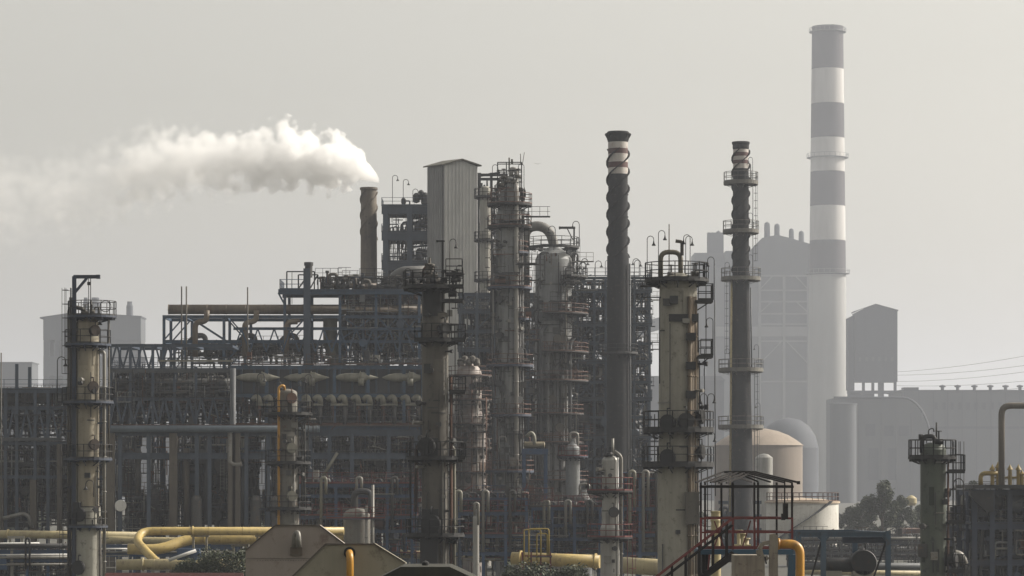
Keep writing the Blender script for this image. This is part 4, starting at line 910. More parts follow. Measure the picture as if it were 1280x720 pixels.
e = (cR-c0).normalized()*.35; f2 = (cL-c0).normalized()*.4
mb = MB(); pm = (c0+cR)/2 + f2*-1; pb = (cL+cB)/2 + f2
quadp = lambda a, b, za, zb, cc, dd, zc_, zd: (mb.v.extend([(a.x,a.y,za),(b.x,b.y,zb),(cc.x,cc.y,zc_),(dd.x,dd.y,zd),(a.x,a.y,za+.18),(b.x,b.y,zb+.18),(cc.x,cc.y,zc_+.18),(dd.x,dd.y,zd+.18)]), [mb.quad(tuple(len(mb.v)-8+i for i in k)) for k in ((3,2,1,0),(4,5,6,7),(0,1,5,4),(1,2,6,5),(2,3,7,6),(3,0,4,7))])
quadp(c0-e-f2, pm, zt0, ztc, pb, cL-e+f2, ztc, zt0); quadp(pm, cR+e-f2, ztc, zt0, cB+e+f2, pb, zt0, ztc)
mb.build('roof', mat('roof_sheet', (.10,.095,.07), None, .6), t)
mb = MB(); mb.tube([(c0.x-.1, c0.y-.12, 0), (c0.x-.1, c0.y-.12, zt0)], .09, 6); mb.build('corner_trim', DARK, t)
SB = mat('slate_blue_steel', (.048,.068,.10), (.03,.042,.06), .6)
t, h = frame('steel_structure', 'blue grey open steel structure with three railed floors left of the white clad tower', 'steel structure', 477, 545, 424, 6, [482, 512, 541], [257, 290, 327, 362], SB, .75, decks=(257, 290, 327), rails=(257, 290, 327), hb=1.25)
D = 424
for x, z, hh in ((490.5, 253, 3.6), (504, 253, 3.0), (516, 253, 1.6)): lamp(t, h(x), .2, Z(z,D), hh, 1, DARK, 1.2)
for x, z, r_ in ((504, 250, .35), (520, 248, .5), (526, 243, .45), (531, 250, .6), (508, 284, .3), (522, 284, .55), (530, 280, .5), (505, 320, .4), (514, 318, .45), (524, 320, .6), (531, 316, .4)):
    mb = MB(); mb.lathe([(.02, 0), (r_, .2), (r_, r_*2.4), (r_*.5, r_*3), (.02, r_*3.1)], h(x), 1.5, 12, cz=Z(z+5,D)); mb.tube([(h(x), 1.5, Z(z,D)), (h(x)+.9, 1.5, Z(z,D)), (h(x)+.9, 1.5, Z(z+8,D))], .12, 6, .2); mb.build('small_vessel', DARK, t)
clutter(t, h(496), h(540), .5, 4, Z(325,D), Z(262,D), 24, 5, (DARK, GREY, CLUT), .16)
clutter(t, h(484), h(540), .5, 5, Z(440,D), Z(330,D), 26, 6, (DARK, SB, CLUT), .25)
fine(t, h(484), h(540), .5, 5, Z(440,D), Z(262,D), 420, 201)
# structure right of the white clad tower (behind tallest column)
t, h = frame('steel_structure', 'narrow dark steel structure squeezed between the white clad tower and the tallest grey column', 'steel structure', 594, 632, 428, 6, [597, 614, 630], [217, 252, 284, 322, 360, 400, 440, 480], DARK, .35, decks=(284, 322, 360, 400, 440), rails=(252, 284, 322), post_top={597: 216, 614: 216, 630: 216}, braces=[(597, 614, 252, 284, 'x'), (614, 630, 284, 322, '/'), (597, 614, 322, 360, 'x')])
D = 428; clutter(t, h(597), h(632), .5, 5, Z(560,D), Z(256,D), 40, 8, (DARK, GREY, CLUT, GALV), .25)
fine(t, h(597), h(632), .5, 5, Z(600,D), Z(230,D), 500, 202)
# ------------------------------------------------------------------ main pipe rack with the long brown pipe
D = 345; q = D/F
t, h = frame('pipe_rack', 'wide blue steel pipe rack standing under the long rusty brown pipe', 'pipe rack', 204, 530, D, 7, [205, 232, 280, 307, 356, 385, 425, 470, 500, 524], [394, 425], BLUE, .32, rows=2,
             braces=[(205, 232, 425, 394, '/'), (232, 280, 425, 394, '\\'), (280, 307, 425, 394, '\\'), (205, 232, 455, 425, '/'), (280, 307, 455, 425, '/'), (356, 385, 425, 394, '/'), (425, 470, 425, 394, 'x'), (470, 500, 425, 394, 'x'), (500, 524, 425, 394, 'x')],
             post_top={356: 366, 385: 366, 425: 366, 470: 366, 500: 366, 524: 366})
for i in range(11):                    # lattice girder
    x0 = 292+i*20.5
    mb = MB(); mb.beam((h(x0), -.3, Z(440,D)), (h(x0+10), -.3, Z(411,D)), .16); mb.beam((h(x0+10), -.3, Z(411,D)), (h(x0+20.5), -.3, Z(440,D)), .16); mb.build('lattice_diagonal', BLUE, t)
mb = MB(); mb.ibeam((h(292), -.3, Z(411,D)), (h(524), -.3, Z(411,D)), .25, .32); mb.build('beam', BLUE, t)
for z in (448, 455): mb = MB(); mb.tube([(h(205), -.4, Z(z,D)), (h(524), -.4, Z(z,D))], .05, 5); mb.build('handrail', GREY, t)
mb = MB(); mb.ibeam((h(384), -.35, 0), (h(384), -.35, Z(336,D)), .8, .9); mb.build('main_post', SB, t)
mb = MB(); mb.lathe([(.45, 0), (.45, 1.4), (.55, 1.4), (.55, 1.8), (.02, 1.8)], h(386), -.2, 12, cz=Z(347,D)); mb.build('post_head_drum', DARK, t)
mb = MB(); mb.ibeam((h(348), -.2, Z(365,D)), (h(530), -.2, Z(365,D)), .5, .6); mb.build('beam', BLUE, t)
mb = MB(); mb.ibeam((h(348), 6, Z(365,D)), (h(530), 6, Z(365,D)), .5, .6); mb.build('beam', BLUE, t)
boxpart(t, 'deck', DARK, h(349), -.4, Z(362.4,D), h(529), 6.4, Z(361.6,D)); mb = MB(); railing(mb, [(h(350), 6), (h(350), -.3), (h(380), -.3)], Z(361.6,D), 1.15, .07); mb.build('railing', BLUE, t)
mb = MB(); mb.beam((h(348), -.2, Z(366,D)), (h(356), -.2, Z(381,D)), .2); mb.build('brace', BLUE, t)
mb = MB()
for x0, x1, z in ((358.5, 393, 339.5), (373, 397.5, 343.5)):
    mb.beam((h(x0), 0, Z(z,D)), (h(x1), 0, Z(z,D)), .14); mb.beam((h(x0), 0, Z(362,D)), (h(x0), 0, Z(z,D)), .16); mb.beam((h(x1), 0, Z(362,D)), (h(x1), 0, Z(z,D)), .14)
mb.beam((h(373), 0, Z(361,D)), (h(384), 0, Z(345,D)), .16); mb.beam((h(397), 0, Z(344,D)), (h(388), 0, Z(360,D)), .14); mb.beam((h(365), 0, Z(380,D)), (h(365), 0, Z(340,D)), .07); mb.build('hoist_frame', DARK, t)
rg = random.Random(11)
for k, (x, zt_, r_) in enumerate(((403, 345, .35), (408, 337, .3), (411, 342, .35), (419, 352, .4), (428, 351, .35), (434, 346, .4), (443, 341, .45), (447, 352, .5), (452, 350, .4), (478, 346, .5), (485, 349, .45), (493, 346, .45), (500, 352, .5), (508, 348, .4), (516, 352, .45))):
    mb = MB(); z0 = Z(361.5,D); z1 = Z(zt_,D)
    if k % 3 == 2: mb.tube([(h(x), 1, z0), (h(x), 1, z1), (h(x)+.9, 1, z1), (h(x)+.9, 1, z0)], r_*.55, 8, .35)
    else: mb.lathe([(r_, z0), (r_, z0+(z1-z0)*.55), (r_*.5, z0+(z1-z0)*.6), (r_*.5, z1-.3), (r_*.8, z1-.25), (r_*.8, z1)], h(x), 1+(k % 4)*.8, 10); valve(mb, h(x)+.5, .6, z0+.4, .3)
    mb.build('control_valve', (DARK, CLUT, BROWN)[k % 3], t)
mb = MB(); mb.tube([(h(400), 1.2, Z(356.5,D)), (h(470), 1.2, Z(356.5,D))], .32, 10); mb.build('header_pipe', UMBER, t)
mb = MB(); mb.tube([(h(465), 1.6, Z(358,D)), (h(525), 1.6, Z(358,D))], .4, 10); mb.build('header_pipe', CLUT, t)
mb = MB(); mb.tube([(h(488), 2.4, Z(361,D)), (h(492), 2.4, Z(346,D)), (h(502), 2.4, Z(339,D)), (h(535), 2.4, Z(338,D))], .75, 12, 1.5); mb.build('grey_duct', mat('duct_grey', (.09,.09,.085), None, .6), t)
# S shaped legs, headers and pots under the long pipe
for k, (x, z) in enumerate(((258, 388), (320, 388), (372, 403))):
    mb = MB(); mb.tube([(h(x+.5), 0, Z(z,D)), (h(x+.5), 0, Z(402,D)), (h(x-14), 0, Z(402.5,D)), (h(x-14), 0, Z(446,D))], .34, 10, .8); mb.build('down_leg', UMBER, t)
    mb = MB(); mb.tube([(h(x-22), .6, Z(427,D)), (h(x-14), .6, Z(419,D)), (h(x-3), .6, Z(419,D)), (h(x-1), .6, Z(428,D)), (h(x-1), .6, Z(446,D))], .32, 10, .7); mb.build('down_leg', CLUT, t)
    mb = MB(); mb.tube([(h(x-19), .3, Z(433,D)), (h(x+25), .3, Z(433,D))], .24, 10); mb.tube([(h(x-19.5), .3, Z(433,D)), (h(x-19), .3, Z(433,D))], .36, 10); mb.tube([(h(x+25), .3, Z(433,D)), (h(x+25.5), .3, Z(433,D))], .36, 10); mb.build('header_pipe', CLUT, t)
    for dx in (3, 18):
        mb = MB(); mb.lathe([(.1, 0), (.16, .8), (.45, 1.1), (.45, 1.5), (.22, 1.7), (.22, 2.3)], h(x+dx), .4, 10, cz=Z(455,D)); mb.build('relief_valve', DARK, t)
mb = MB(); mb.tube([(h(412), 1.2, Z(396,D)), (h(412), 1.2, Z(430,D)), (h(420), 1.2, Z(446,D)), (h(420), 1.2, Z(470,D))], .85, 12, 1); mb.build('olive_duct', mat('olive_duct', (.085,.085,.06), (.05,.05,.04), .7), t)
clutter(t, h(425), h(526), 0, 6, Z(455,D), Z(370,D), 58, 21, (SB, CLUT, DARK, BLUE), .3, drums=6)
clutter(t, h(210), h(420), 1, 6, Z(455,D), Z(428,D), 22, 22, (DARK, CLUT), .14)
fine(t, h(425), h(526), 0, 6, Z(455,D), Z(368,D), 900, 203); fine(t, h(207), h(420), 0, 6, Z(455,D), Z(430,D), 260, 204); fine(t, h(392), h(526), 0, 5, Z(361,D), Z(345,D), 170, 205)
D = 345
o = MB(); o.tube([(X(209,D)-X(360,D), 0, 0), (X(527,D)-X(360,D), 0, 0)], 6.1*q, 20)
for k in range(14): x = X(209+k*24, D)-X(360,D); o.tube([(x, 0, 0), (x+.12, 0, 0)], 6.3*q, 20)
lp = o.build('long_pipe', UMBER, None, (X(360,D), D+1.2, Z(386,D))); tag(lp, 'long rusty brown pipe lying along the top of the blue rack', 'pipe', 'large bore pipes')
tag(lp, group=None)
for i, (x, zt_) in enumerate(((227, 358), (233, 358), (309.5, 359))):
    mb = MB(); mb.tube([(0, 0, 0), (0, 0, Z(zt_,340)-Z(470,340))], .09, 6); o = mb.build('vent_mast', BROWN, None, (X(x,340), 340, Z(470,340)))
    tag(o, ('left of two thin masts close together rising past the end of the brown pipe', 'right of two thin masts close together rising past the end of the brown pipe', 'lone thin mast rising past the middle of the brown pipe')[i], 'mast', 'thin masts by the brown pipe')
# ------------------------------------------------------------------ air cooler bank
D = 330; q = D/F
t, h = frame('air_cooler_bank', 'bank of air coolers with pale cones and rows of bent pipes in blue steel', 'air cooler', 291, 530, D, 10, [291, 333, 375, 418, 460, 505, 528], [457, 492, 533, 562], BLUE, .36, rows=2, decks=(492, 533))
boxpart(t, 'top_edge', RUST, h(291), -.3, Z(455.6,D), h(530), .1, Z(454.4,D))
boxpart(t, 'casing_wall', mat('casing_grey', (.055,.058,.062), None, .7), h(292), .8, Z(491,D), h(528), .9, Z(459,D))
for k in range(4):
    x = 331 + k*61.5
    mb = MB(); mb.lathe([(.04, h(x+19)), (.42, h(x+5)), (.62, h(x+1)), (.62, h(x-3)), (.75, h(x-3)), (.75, h(x-4)), (.5, h(x-5)), (.5, h(x-22)), (.35, h(x-30)), (.05, h(x-38))], 0, .1, 16, False, 'x', Z(472,D)); mb.build('fan_cone', BEIGE, t)
    mb = MB(); mb.lathe([(.02, 0), (.75, 0), (.75, .4), (.02, .5)], h(x), .1, 16, False, 'x', Z(471.5,D)) if False else mb.tube([(h(x-6), -.15, Z(477,D)), (h(x+1), -.15, Z(477,D))], .5, 12); mb.build('fan_hub', BEIGE, t)
    for dx in (-30, -14, 3, 16): boxpart(t, 'plenum_stiffener', SB, h(x+dx)-.12, .5, Z(491,D), h(x+dx)+.12, .79, Z(459,D))
for k in range(7):
    x = 323 + k*31
    for dx in (0, 14.5):
        mb = MB(); mb.tube([(h(x+dx-7), .1, Z(500,D)), (h(x+dx-4), .0, Z(496.3,D)), (h(x+dx), -.1, Z(496.8,D)), (h(x+dx+1.6), -.15, Z(505,D))], .33, 12, .5); mb.build('elbow_pipe', BEIGE, t)
    boxpart(t, 'header_box', BEIGE, h(x-2), -.4, Z(507,D), h(x+19), .2, Z(504.6,D))
    for dx in (1, 15): mb = MB(); mb.tube([(h(x+dx), 0, Z(532,D)), (h(x+dx), 0, Z(507,D))], .22 if dx < 5 else .3, 8); mb.build('drop_pipe', RUST if dx < 5 else CLUT, t)
    mb = MB(); mb.tube([(h(x), -.4, Z(526,D)), (h(x), -.4, Z(512,D)), (h(x+13), -.4, Z(512,D)), (h(x+13), -.4, Z(526,D))], .07, 6, .2); mb.build('cable_loop', DARK, t)
for k in range(8):
    x = 303 + k*31
    mb = MB(); mb.tube([(h(x-8), .3, Z(548,D)), (h(x-4), .1, Z(543,D)), (h(x), -.1, Z(544.5,D)), (h(x+2), -.2, Z(556,D)), (h(x+2), -.2, Z(572,D))], .36, 12, .5); mb.build('elbow_pipe', BEIGE, t)
boxpart(t, 'pipe_tray', RUST, h(292), -.2, Z(530.5,D), h(528), .3, Z(528.5,D))
for x in (449, 460, 477): mb = MB(); mb.tube([(h(x), -.2, Z(600,D)), (h(x), -.2, Z(566,D)), (h(x+7), -.2, Z(566,D)), (h(x+7), -.2, Z(596,D))], .28, 10, .42); mb.build('loop_pipe', BEIGE, t)
clutter(t, h(294), h(526), 1, 8, Z(532,D), Z(495,D), 70, 31, (DARK, SB, CLUT, GREY), .28, drums=8)
mb = MB(); railing(mb, [(h(292), -.5), (h(526), -.5)], Z(533,D), 1.1, .06, 1.4); mb.build('railing', GREY, t)
fine(t, h(294), h(526), 0, 8, Z(532,D), Z(494,D), 800, 206)
fine(t, h(294), h(526), .9, 8, Z(457,D)+.2, Z(452,D)+.6, 90, 207)
# supports and equipment below
PIL = mat('fireproofed_column', (.115,.10,.078), (.07,.06,.05), .85, spots=(.07,.06,.05))
t, h = frame('equipment_structure', 'long low structure with blue beams and thick fireproofed legs below the coolers', 'steel structure', 135, 530, 326, 14, [150, 186, 246, 262, 308, 335, 388, 412, 440, 486, 520], [537, 566], SB, .42, rows=2, hb=.7)
D = 326
for x in (139, 217, 290, 296): boxpart(t, 'concrete_leg', PIL, h(x)-.42, -.6, 0, h(x)+.42, .3, Z(541.6,D))
mb = MB(); mb.tube([(h(140), -.7, Z(536,D)), (h(400), -.7, Z(536,D))], .42, 10); mb.build('blue_header', mat('blue_grey_pipe', (.11,.14,.17), (.08,.1,.12), .5), t)
boxpart(t, 'rust_line', RUST, h(140), -.9, Z(531.8,D), h(528), -.5, Z(530.8,D))
for x, z0, z1 in ((246, 545, 660), (257, 550, 650), (290, 460, 655), (302, 580, 655), (232, 560, 660), (171, 560, 620)): mb = MB(); mb.tube([(h(x), 1, Z(z1,D)), (h(x), 1, Z(z0,D))], .35, 10); mb.build('standpipe', (CLUT, PIL, GREY)[x % 3], t)
mb = MB(); mb.tube([(h(288), -.4, Z(540,D)), (h(288), -.4, Z(579,D)), (h(296), -.4, Z(581,D)), (h(303), -.4, Z(580,D))], .3, 10, .5); mb.build('bent_pipe', GALV, t)
mb = MB(); mb.tube([(h(401), -.4, Z(600,D)), (h(422), -.4, Z(566,D))], .18, 8); mb.build('slanted_pipe', BEIGE, t)
clutter(t, h(150), h(200), 2, 12, Z(665,D), Z(620,D), 34, 41, (DARK, CLUT, GREY), .3, drums=5)
clutter(t, h(206), h(315), 2, 12, Z(665,D), Z(545,D), 80, 42, (DARK, CLUT, GREY, SB), .45, drums=14)
clutter(t, h(332), h(390), 2, 12, Z(665,D), Z(600,D), 20, 45, (DARK, CLUT, GREY, SB), .35, drums=4); clutter(t, h(411), h(526), 2, 12, Z(665,D), Z(600,D), 44, 43, (DARK, CLUT, GREY, SB), .35, drums=12)
clutter(t, h(420), h(526), 2, 12, Z(600,D), Z(545,D), 44, 44, (DARK, CLUT, SB), .4, drums=5)
for x0, x1, z0, z1 in ((139, 159, 545, 620), (204, 214, 545, 655), (222, 236, 560, 655), (262, 284, 560, 655), (304, 314, 545, 655), (366, 390, 545, 655), (426, 444, 590, 655), (496, 528, 545, 655)):
    boxpart(t, 'equipment_panel', GREY if x0 % 2 else DARK, h(x0), 6, Z(z1,D), h(x1), 8, Z(z0,D))
mb = MB(); mb.lathe([(.01, 0), (.62, 0), (.66, .08), (.62, .25), (.01, .35)], h(152), -.9, 24, False, 'y', Z(632,D)); mb.build('round_disc', WHITE, t)
for x in (246, 320, 345): 
    mb = MB(); mb.lathe([(.6, 0), (.6, 3.2), (.4, 3.6), (.02, 3.7)], h(x), -.2, 14, cz=Z(660,D)); mb.build('pump_vessel', CLUT, t)
fine(t, h(136), h(161), 1, 13, Z(665,D), Z(542,D), 150, 208)
fine(t, h(181), h(189), 1, 13, Z(665,D), Z(542,D), 60, 221)
fine(t, h(201), h(316), 1, 13, Z(665,D), Z(542,D), 520, 222)
fine(t, h(332), h(391), 1, 13, Z(665,D), Z(542,D), 260, 223)
fine(t, h(411), h(526), 1, 13, Z(665,D), Z(542,D), 560, 224)
fine(t, h(160), h(202), 1, 13, Z(665,D), Z(612,D), 120, 225)
fine(t, h(316), h(332), 1, 13, Z(665,D), Z(612,D), 60, 226)
fine(t, h(391), h(411), 1, 13, Z(665,D), Z(634,D), 50, 227)
fine(t, h(330), h(526), 0, 8, Z(600,D), Z(542,D), 700, 209)
# truss rack left of centre
t, h = frame('pipe_rack', 'dark rack crowded with pipes under an open triangular truss left of the brown pipe', 'pipe rack', 135, 291, 333, 8, [138, 163, 191, 218, 245, 289], [430, 460, 497], SB, .3, rows=2, decks=(497,), rails=(460, ), post_top={245: 458, 289: 458, 218: 431})
D = 333
for i in range(5):
    x0 = 138+i*16
    mb = MB(); mb.beam((h(x0), 0, Z(460,D)), (h(x0+8), 0, Z(430,D)), .2); mb.beam((h(x0+8), 0, Z(430,D)), (h(x0+16), 0, Z(460,D)), .2); mb.build('truss_diagonal', SB, t)
for i in range(10):
    x0 = 137+i*15.3
    mb = MB(); mb.beam((h(x0), -.1, Z(530,D)), (h(x0+7.6), -.1, Z(498,D)), .24); mb.beam((h(x0+7.6), -.1, Z(498,D)), (h(x0+15.3), -.1, Z(530,D)), .24); mb.build('truss_diagonal', SB, t)
boxpart(t, 'cable_tray', GREY, h(136), -.2, Z(466,D), h(290), 0, Z(461.5,D)); boxpart(t, 'cable_tray', BEIGE, h(198), -.5, Z(452.3,D), h(291), -.2, Z(450,D)); boxpart(t, 'louvre_panel', DARK, h(139), 3, Z(495,D), h(289), 3.2, Z(474,D)); boxpart(t, 'louvre_panel', DARK, h(200), 5, Z(474,D), h(289), 5.2, Z(462,D))
for z, r_ in ((478, .5), (485, .4), (490, .45)): mb = MB(); mb.tube([(h(136), .6+r_, Z(z,D)), (h(290), .6+r_, Z(z,D))], r_, 10); mb.build('rack_pipe', (GREY, CLUT, DARK)[z % 3], t)
for x in (177, 182, 230, 262, 270): mb = MB(); mb.lathe([(.02, 0), (.55, .3), (.55, 2), (.02, 2.4)], h(x), 1.2, 14, cz=Z(500,D)); mb.build('pot_vessel', GREY, t)
clutter(t, h(138), h(288), .5, 7, Z(530,D), Z(462,D), 70, 51, (DARK, SB, CLUT, GREY), .3, drums=9)
fine(t, h(137), h(289), -.2, 7, Z(532,D), Z(462,D), 900, 210)
# rack at the left edge
t, h = frame('pipe_rack', 'long rack with railed deck and drums at the left edge', 'pipe rack', -60, 136, 338, 9, [-55, -22, 7, 21, 44, 60, 88, 112, 134], [487, 508, 552, 594], SB, .34, rows=2, decks=(487,), rails=(487,), post_top={21: 455, 7: 487})
D = 338
for x0, x1, z, r_ in ((-20, 16, 497, .9), (26, 60, 494, 1.0), (66, 84, 498, .7), (96, 130, 497, .9)): barrel(t, 'drum', CLUT if x0 < 30 else SHELL, h(x0), h(x1), 1.6, Z(z,D), r_)
for i in range(12):
    x0 = -55+i*16
    mb = MB(); mb.beam((h(x0), 0, Z(551,D)), (h(x0+8), 0, Z(510,D)), .22); mb.beam((h(x0+8), 0, Z(510,D)), (h(x0+16), 0, Z(551,D)), .22); mb.build('truss_diagonal', SB, t)
boxpart(t, 'fascia', GREY, h(-60), -.5, Z(551,D), h(78), -.3, Z(547,D))
for x0, x1, z0, z1 in ((-40, 8, 560, 660), (21, 27, 560, 660), (37, 45, 555, 640), (56, 79, 555, 650), (8, 20, 600, 660), (84, 134, 510, 548)): boxpart(t, 'equipment_panel', GREY if x0 % 2 else DARK, h(x0), 5, Z(z1,D), h(x1), 7, Z(z0,D))
boxpart(t, 'concrete_leg', PIL, h(-2), -.5, 0, h(5), .3, Z(600,D)); boxpart(t, 'concrete_leg', PIL, h(38), -.5, 0, h(46), .3, Z(600,D)); boxpart(t, 'concrete_leg', PIL, h(72), -.5, 0, h(78), .3, Z(555,D))
mb = MB(); mb.tube([(h(5), -.5, Z(648,D)), (h(30), -.5, Z(642,D)), (h(37), -.5, Z(645,D)), (h(41), -.5, Z(660,D))], .25, 10, .8); mb.build('bent_pipe', GALV, t)
clutter(t, h(-50), h(132), 1, 8, Z(545,D), Z(490,D), 60, 61, (DARK, SB, CLUT, GREY), .25, drums=6); clutter(t, h(-50), h(132), 1, 8, Z(665,D), Z(556,D), 60, 62, (DARK, SB, CLUT, GREY, PIL), .35, drums=7)
fine(t, h(-50), h(134), 0, 8, Z(552,D), Z(490,D), 600, 211); fine(t, h(-50), h(134), 0, 8, Z(665,D), Z(552,D), 800, 212)
o = empty('vent_mast', (X(1.5, 330), 330, 0), 'thin bare mast at the far left edge of the left rack', 'mast'); mb = MB(); mb.tube([(0, 0, 0), (0, 0, Z(441,330))], .08, 6); mb.build('pole', BROWN, o)
# ------------------------------------------------------------------ framework between the centre columns and the broad column
DB = mat('dim_blue_steel', (.044,.066,.096), (.028,.040,.056), .6)
t, h = frame('process_structure', 'tall blue grey framework of many floors around the black spiral stack', 'steel structure', 700, 815, 386, 12, [704, 722, 743, 757, 793, 812], [346, 363, 384, 405, 428, 452, 476, 498, 520, 545, 572, 600, 634, 668], DB, .3, rows=3, decks=(363, 405, 452, 498, 545), rails=(346, 363, 405, 452, 498),
    braces=[(704, 722, 405, 384, 'x'), (722, 743, 428, 405, '/'), (743, 757, 384, 363, 'x'), (793, 812, 384, 363, '/'), (793, 812, 405, 384, '\\'), (793, 812, 428, 405, '/'), (793, 812, 452, 428, '\\'), (793, 812, 476, 452, '/'), (793, 812, 498, 476, '\\'), (793, 812, 520, 498, '/'), (793, 812, 545, 520, '\\'), (793, 812, 572, 545, '/'), (743, 757, 452, 428, 'x'), (704, 722, 476, 452, '/'), (722, 743, 498, 476, 'x')])
D = 386
for x, z, hh, d in ((727, 346, 2.0, 1), (744, 346, 1.7, 1), (793, 346, 1.8, 1), (799, 346, 2.0, -1), (733, 346, 1.5, -1), (715, 346, 1.4, -1)): lamp(t, h(x), -.1, Z(z,D), hh, d, DARK, 1.3)
clutter(t, h(702), h(758), .5, 11, Z(500,D), Z(350,D), 66, 71, (DARK, DB, CLUT, GREY, GALV), .24, drums=5)
clutter(t, h(702), h(812), .5, 11, Z(680,D), Z(500,D), 84, 72, (DARK, DB, CLUT, GREY), .4, drums=14)
clutter(t, h(788), h(812), .5, 11, Z(500,D), Z(350,D), 26, 73, (DARK, DB, CLUT), .16, drums=2)
for x0, x1, z0, z1 in ((704, 745, 520, 560), (722, 760, 560, 640), (786, 806, 570, 640), (704, 740, 600, 670), (722, 742, 470, 520), (745, 758, 500, 560)): boxpart(t, 'equipment_panel', GREY if x0 % 2 else DARK, h(x0), 7, Z(z1,D), h(x1), 9, Z(z0,D))
for x, z0, z1, r_ in ((703, 600, 525, .6), (716, 545, 560, .3), (730, 610, 480, .9), (750, 610, 480, .5)): mb = MB(); mb.tube([(h(x), 3, Z(z0,D)), (h(x), 3, Z(z1,D))], r_, 12); mb.build('vertical_vessel', CLUT, t)
fine(t, h(702), h(812), 0, 11, Z(545,D), Z(350,D), 850, 213); fine(t, h(702), h(812), 0, 11, Z(690,D), Z(545,D), 1300, 214)
# framework between the dark tower and the tallest column
t, h = frame('process_structure', 'dense dark framework full of pipes between the dark brown tower and the tallest grey column', 'steel structure', 572, 700, 385, 12, [575, 596, 618, 640, 660, 680, 698], [366, 388, 412, 436, 462, 490, 520, 548, 578, 610, 642, 672], DB, .38, rows=3, decks=(388, 436, 490, 548, 610), rails=(388, 436, 490, 548),
    braces=[(575, 596, 388, 366, 'x'), (596, 618, 412, 388, '/'), (575, 596, 436, 412, '/'), (660, 680, 436, 412, 'x')])
D = 385
clutter(t, h(574), h(698), .5, 11, Z(520,D), Z(370,D), 84, 81, (DARK, DB, CLUT, GREY, GALV), .24, drums=8)
clutter(t, h(574), h(698), .5, 11, Z(680,D), Z(520,D), 84, 82, (DARK, DB, CLUT, GREY, RUST), .35, drums=14)
for x0, x1, z0, z1 in ((612, 625, 440, 520), (655, 700, 470, 560), (574, 600, 560, 650), (640, 690, 590, 660), (612, 640, 560, 640)): boxpart(t, 'equipment_panel', GREY if x0 % 2 else DARK, h(x0), 8, Z(z1,D), h(x1), 10, Z(z0,D))
fine(t, h(574), h(698), 0, 11, Z(520,D), Z(370,D), 700, 215); fine(t, h(574), h(698), 0, 11, Z(690,D), Z(520,D), 1600, 216)
# low blue racks with red rails in front
RDB = mat('bright_blue_steel', (.025,.06,.13), (.02,.04,.08), .55, spots=(.05,.04,.04))
for (nm, lb, x0, x1, D_, posts, lv, rl, sd) in (
    ('low_pipe_rack', 'low blue rack with red rails and small dome right of the yellow riser', 372, 520, 300, [374, 420, 448, 484, 515], [605, 618, 645, 662], (605, 645), 91),
    ('low_pipe_rack', 'low blue rack with red rails just right of the dark brown tower', 548, 660, 290, [550, 574, 604, 632, 658], [622, 640, 668, 690], (640, 668), 92),
    ('low_pipe_rack', 'low blue rack in two tiers left of the small aluminium column', 662, 752, 300, [664, 690, 718, 750], [634, 655, 672], (634,), 93),
    ('low_pipe_rack', 'blue rack with red rails against the left side of the broad grey column', 776, 832, 285, [778, 800, 822], [597, 634, 667, 690], (634, 667), 94)):
    t, h = frame(nm, lb, 'pipe rack', x0, x1, D_, 6, posts, lv, RDB, .3, rows=2, rails=rl, railm=RED, decks=rl)
    clutter(t, h(x0), h(x1), .4, 5, Z(700, D_), Z(lv[0], D_), 44, sd, (DARK, CLUT, GREY, NAVY, RUST, GALV, BEIGE), .2, drums=3)
    fine(t, h(x0), h(x1), 0, 5, Z(700, D_), Z(lv[0]-6, D_), 620, sd+200, ((DARK, .35), (CLUT, .2), (RED, .17), (RDB, .14), (GALV, .14)))
    for k in range(3):
        x = x0 + (x1-x0)*(.2+.3*k); mb = MB(); mb.tube([(h(x), -.2, Z(lv[-1],D_)), (h(x), -.2, Z(lv[0]-8,D_)), (h(x+6), -.2, Z(lv[0]-8,D_)), (h(x+6), -.2, Z(lv[1],D_))], .16, 8, .4); mb.build('loop_pipe', (BEIGE, GALV, CLUT)[k], t)
    lamp(t, h(x0+8), -.2, Z(lv[0],D_), 2.0, 1); lamp(t, h(x1-8), -.2, Z(lv[1],D_), 2.2, -1)
D = 292; q = D/F
t = empty('domed_vessel', (X(446, D), D, 0), 'squat vessel with rusty dome and bent pipes rising through the red railed blue rack', 'vessel'); h = lambda px: X(px, D)-X(446, D)
shell(t, [(17*q, 0), (17*q, Z(643,D)), (14*q, Z(639,D)), (8*q, Z(636,D)), (.01, Z(635,D))], mat('dull_shell', (.1,.1,.1)), 'shell')
boxpart(t, 'platform', NAVY, h(410), -2, Z(649,D), h(482), -1.45, Z(647.5,D)); mb = MB(); railing(mb, [(h(410), -2), (h(482), -2)], Z(647.5,D), 1.1, .06); mb.build('railing', RED, t)
riser(t, [(h(442), 0, Z(636,D)), (h(442), 0, Z(614,D)), (h(464), 0, Z(614,D)), (h(464), -1.6, Z(640,D))], .3, DARK, 'overhead_pipe', .8)
for x in (459, 467): riser(t, [(h(x), -1.7, 0), (h(x), -1.7, Z(632 if x < 465 else 606,D))], .15, GALV, 'pipe')
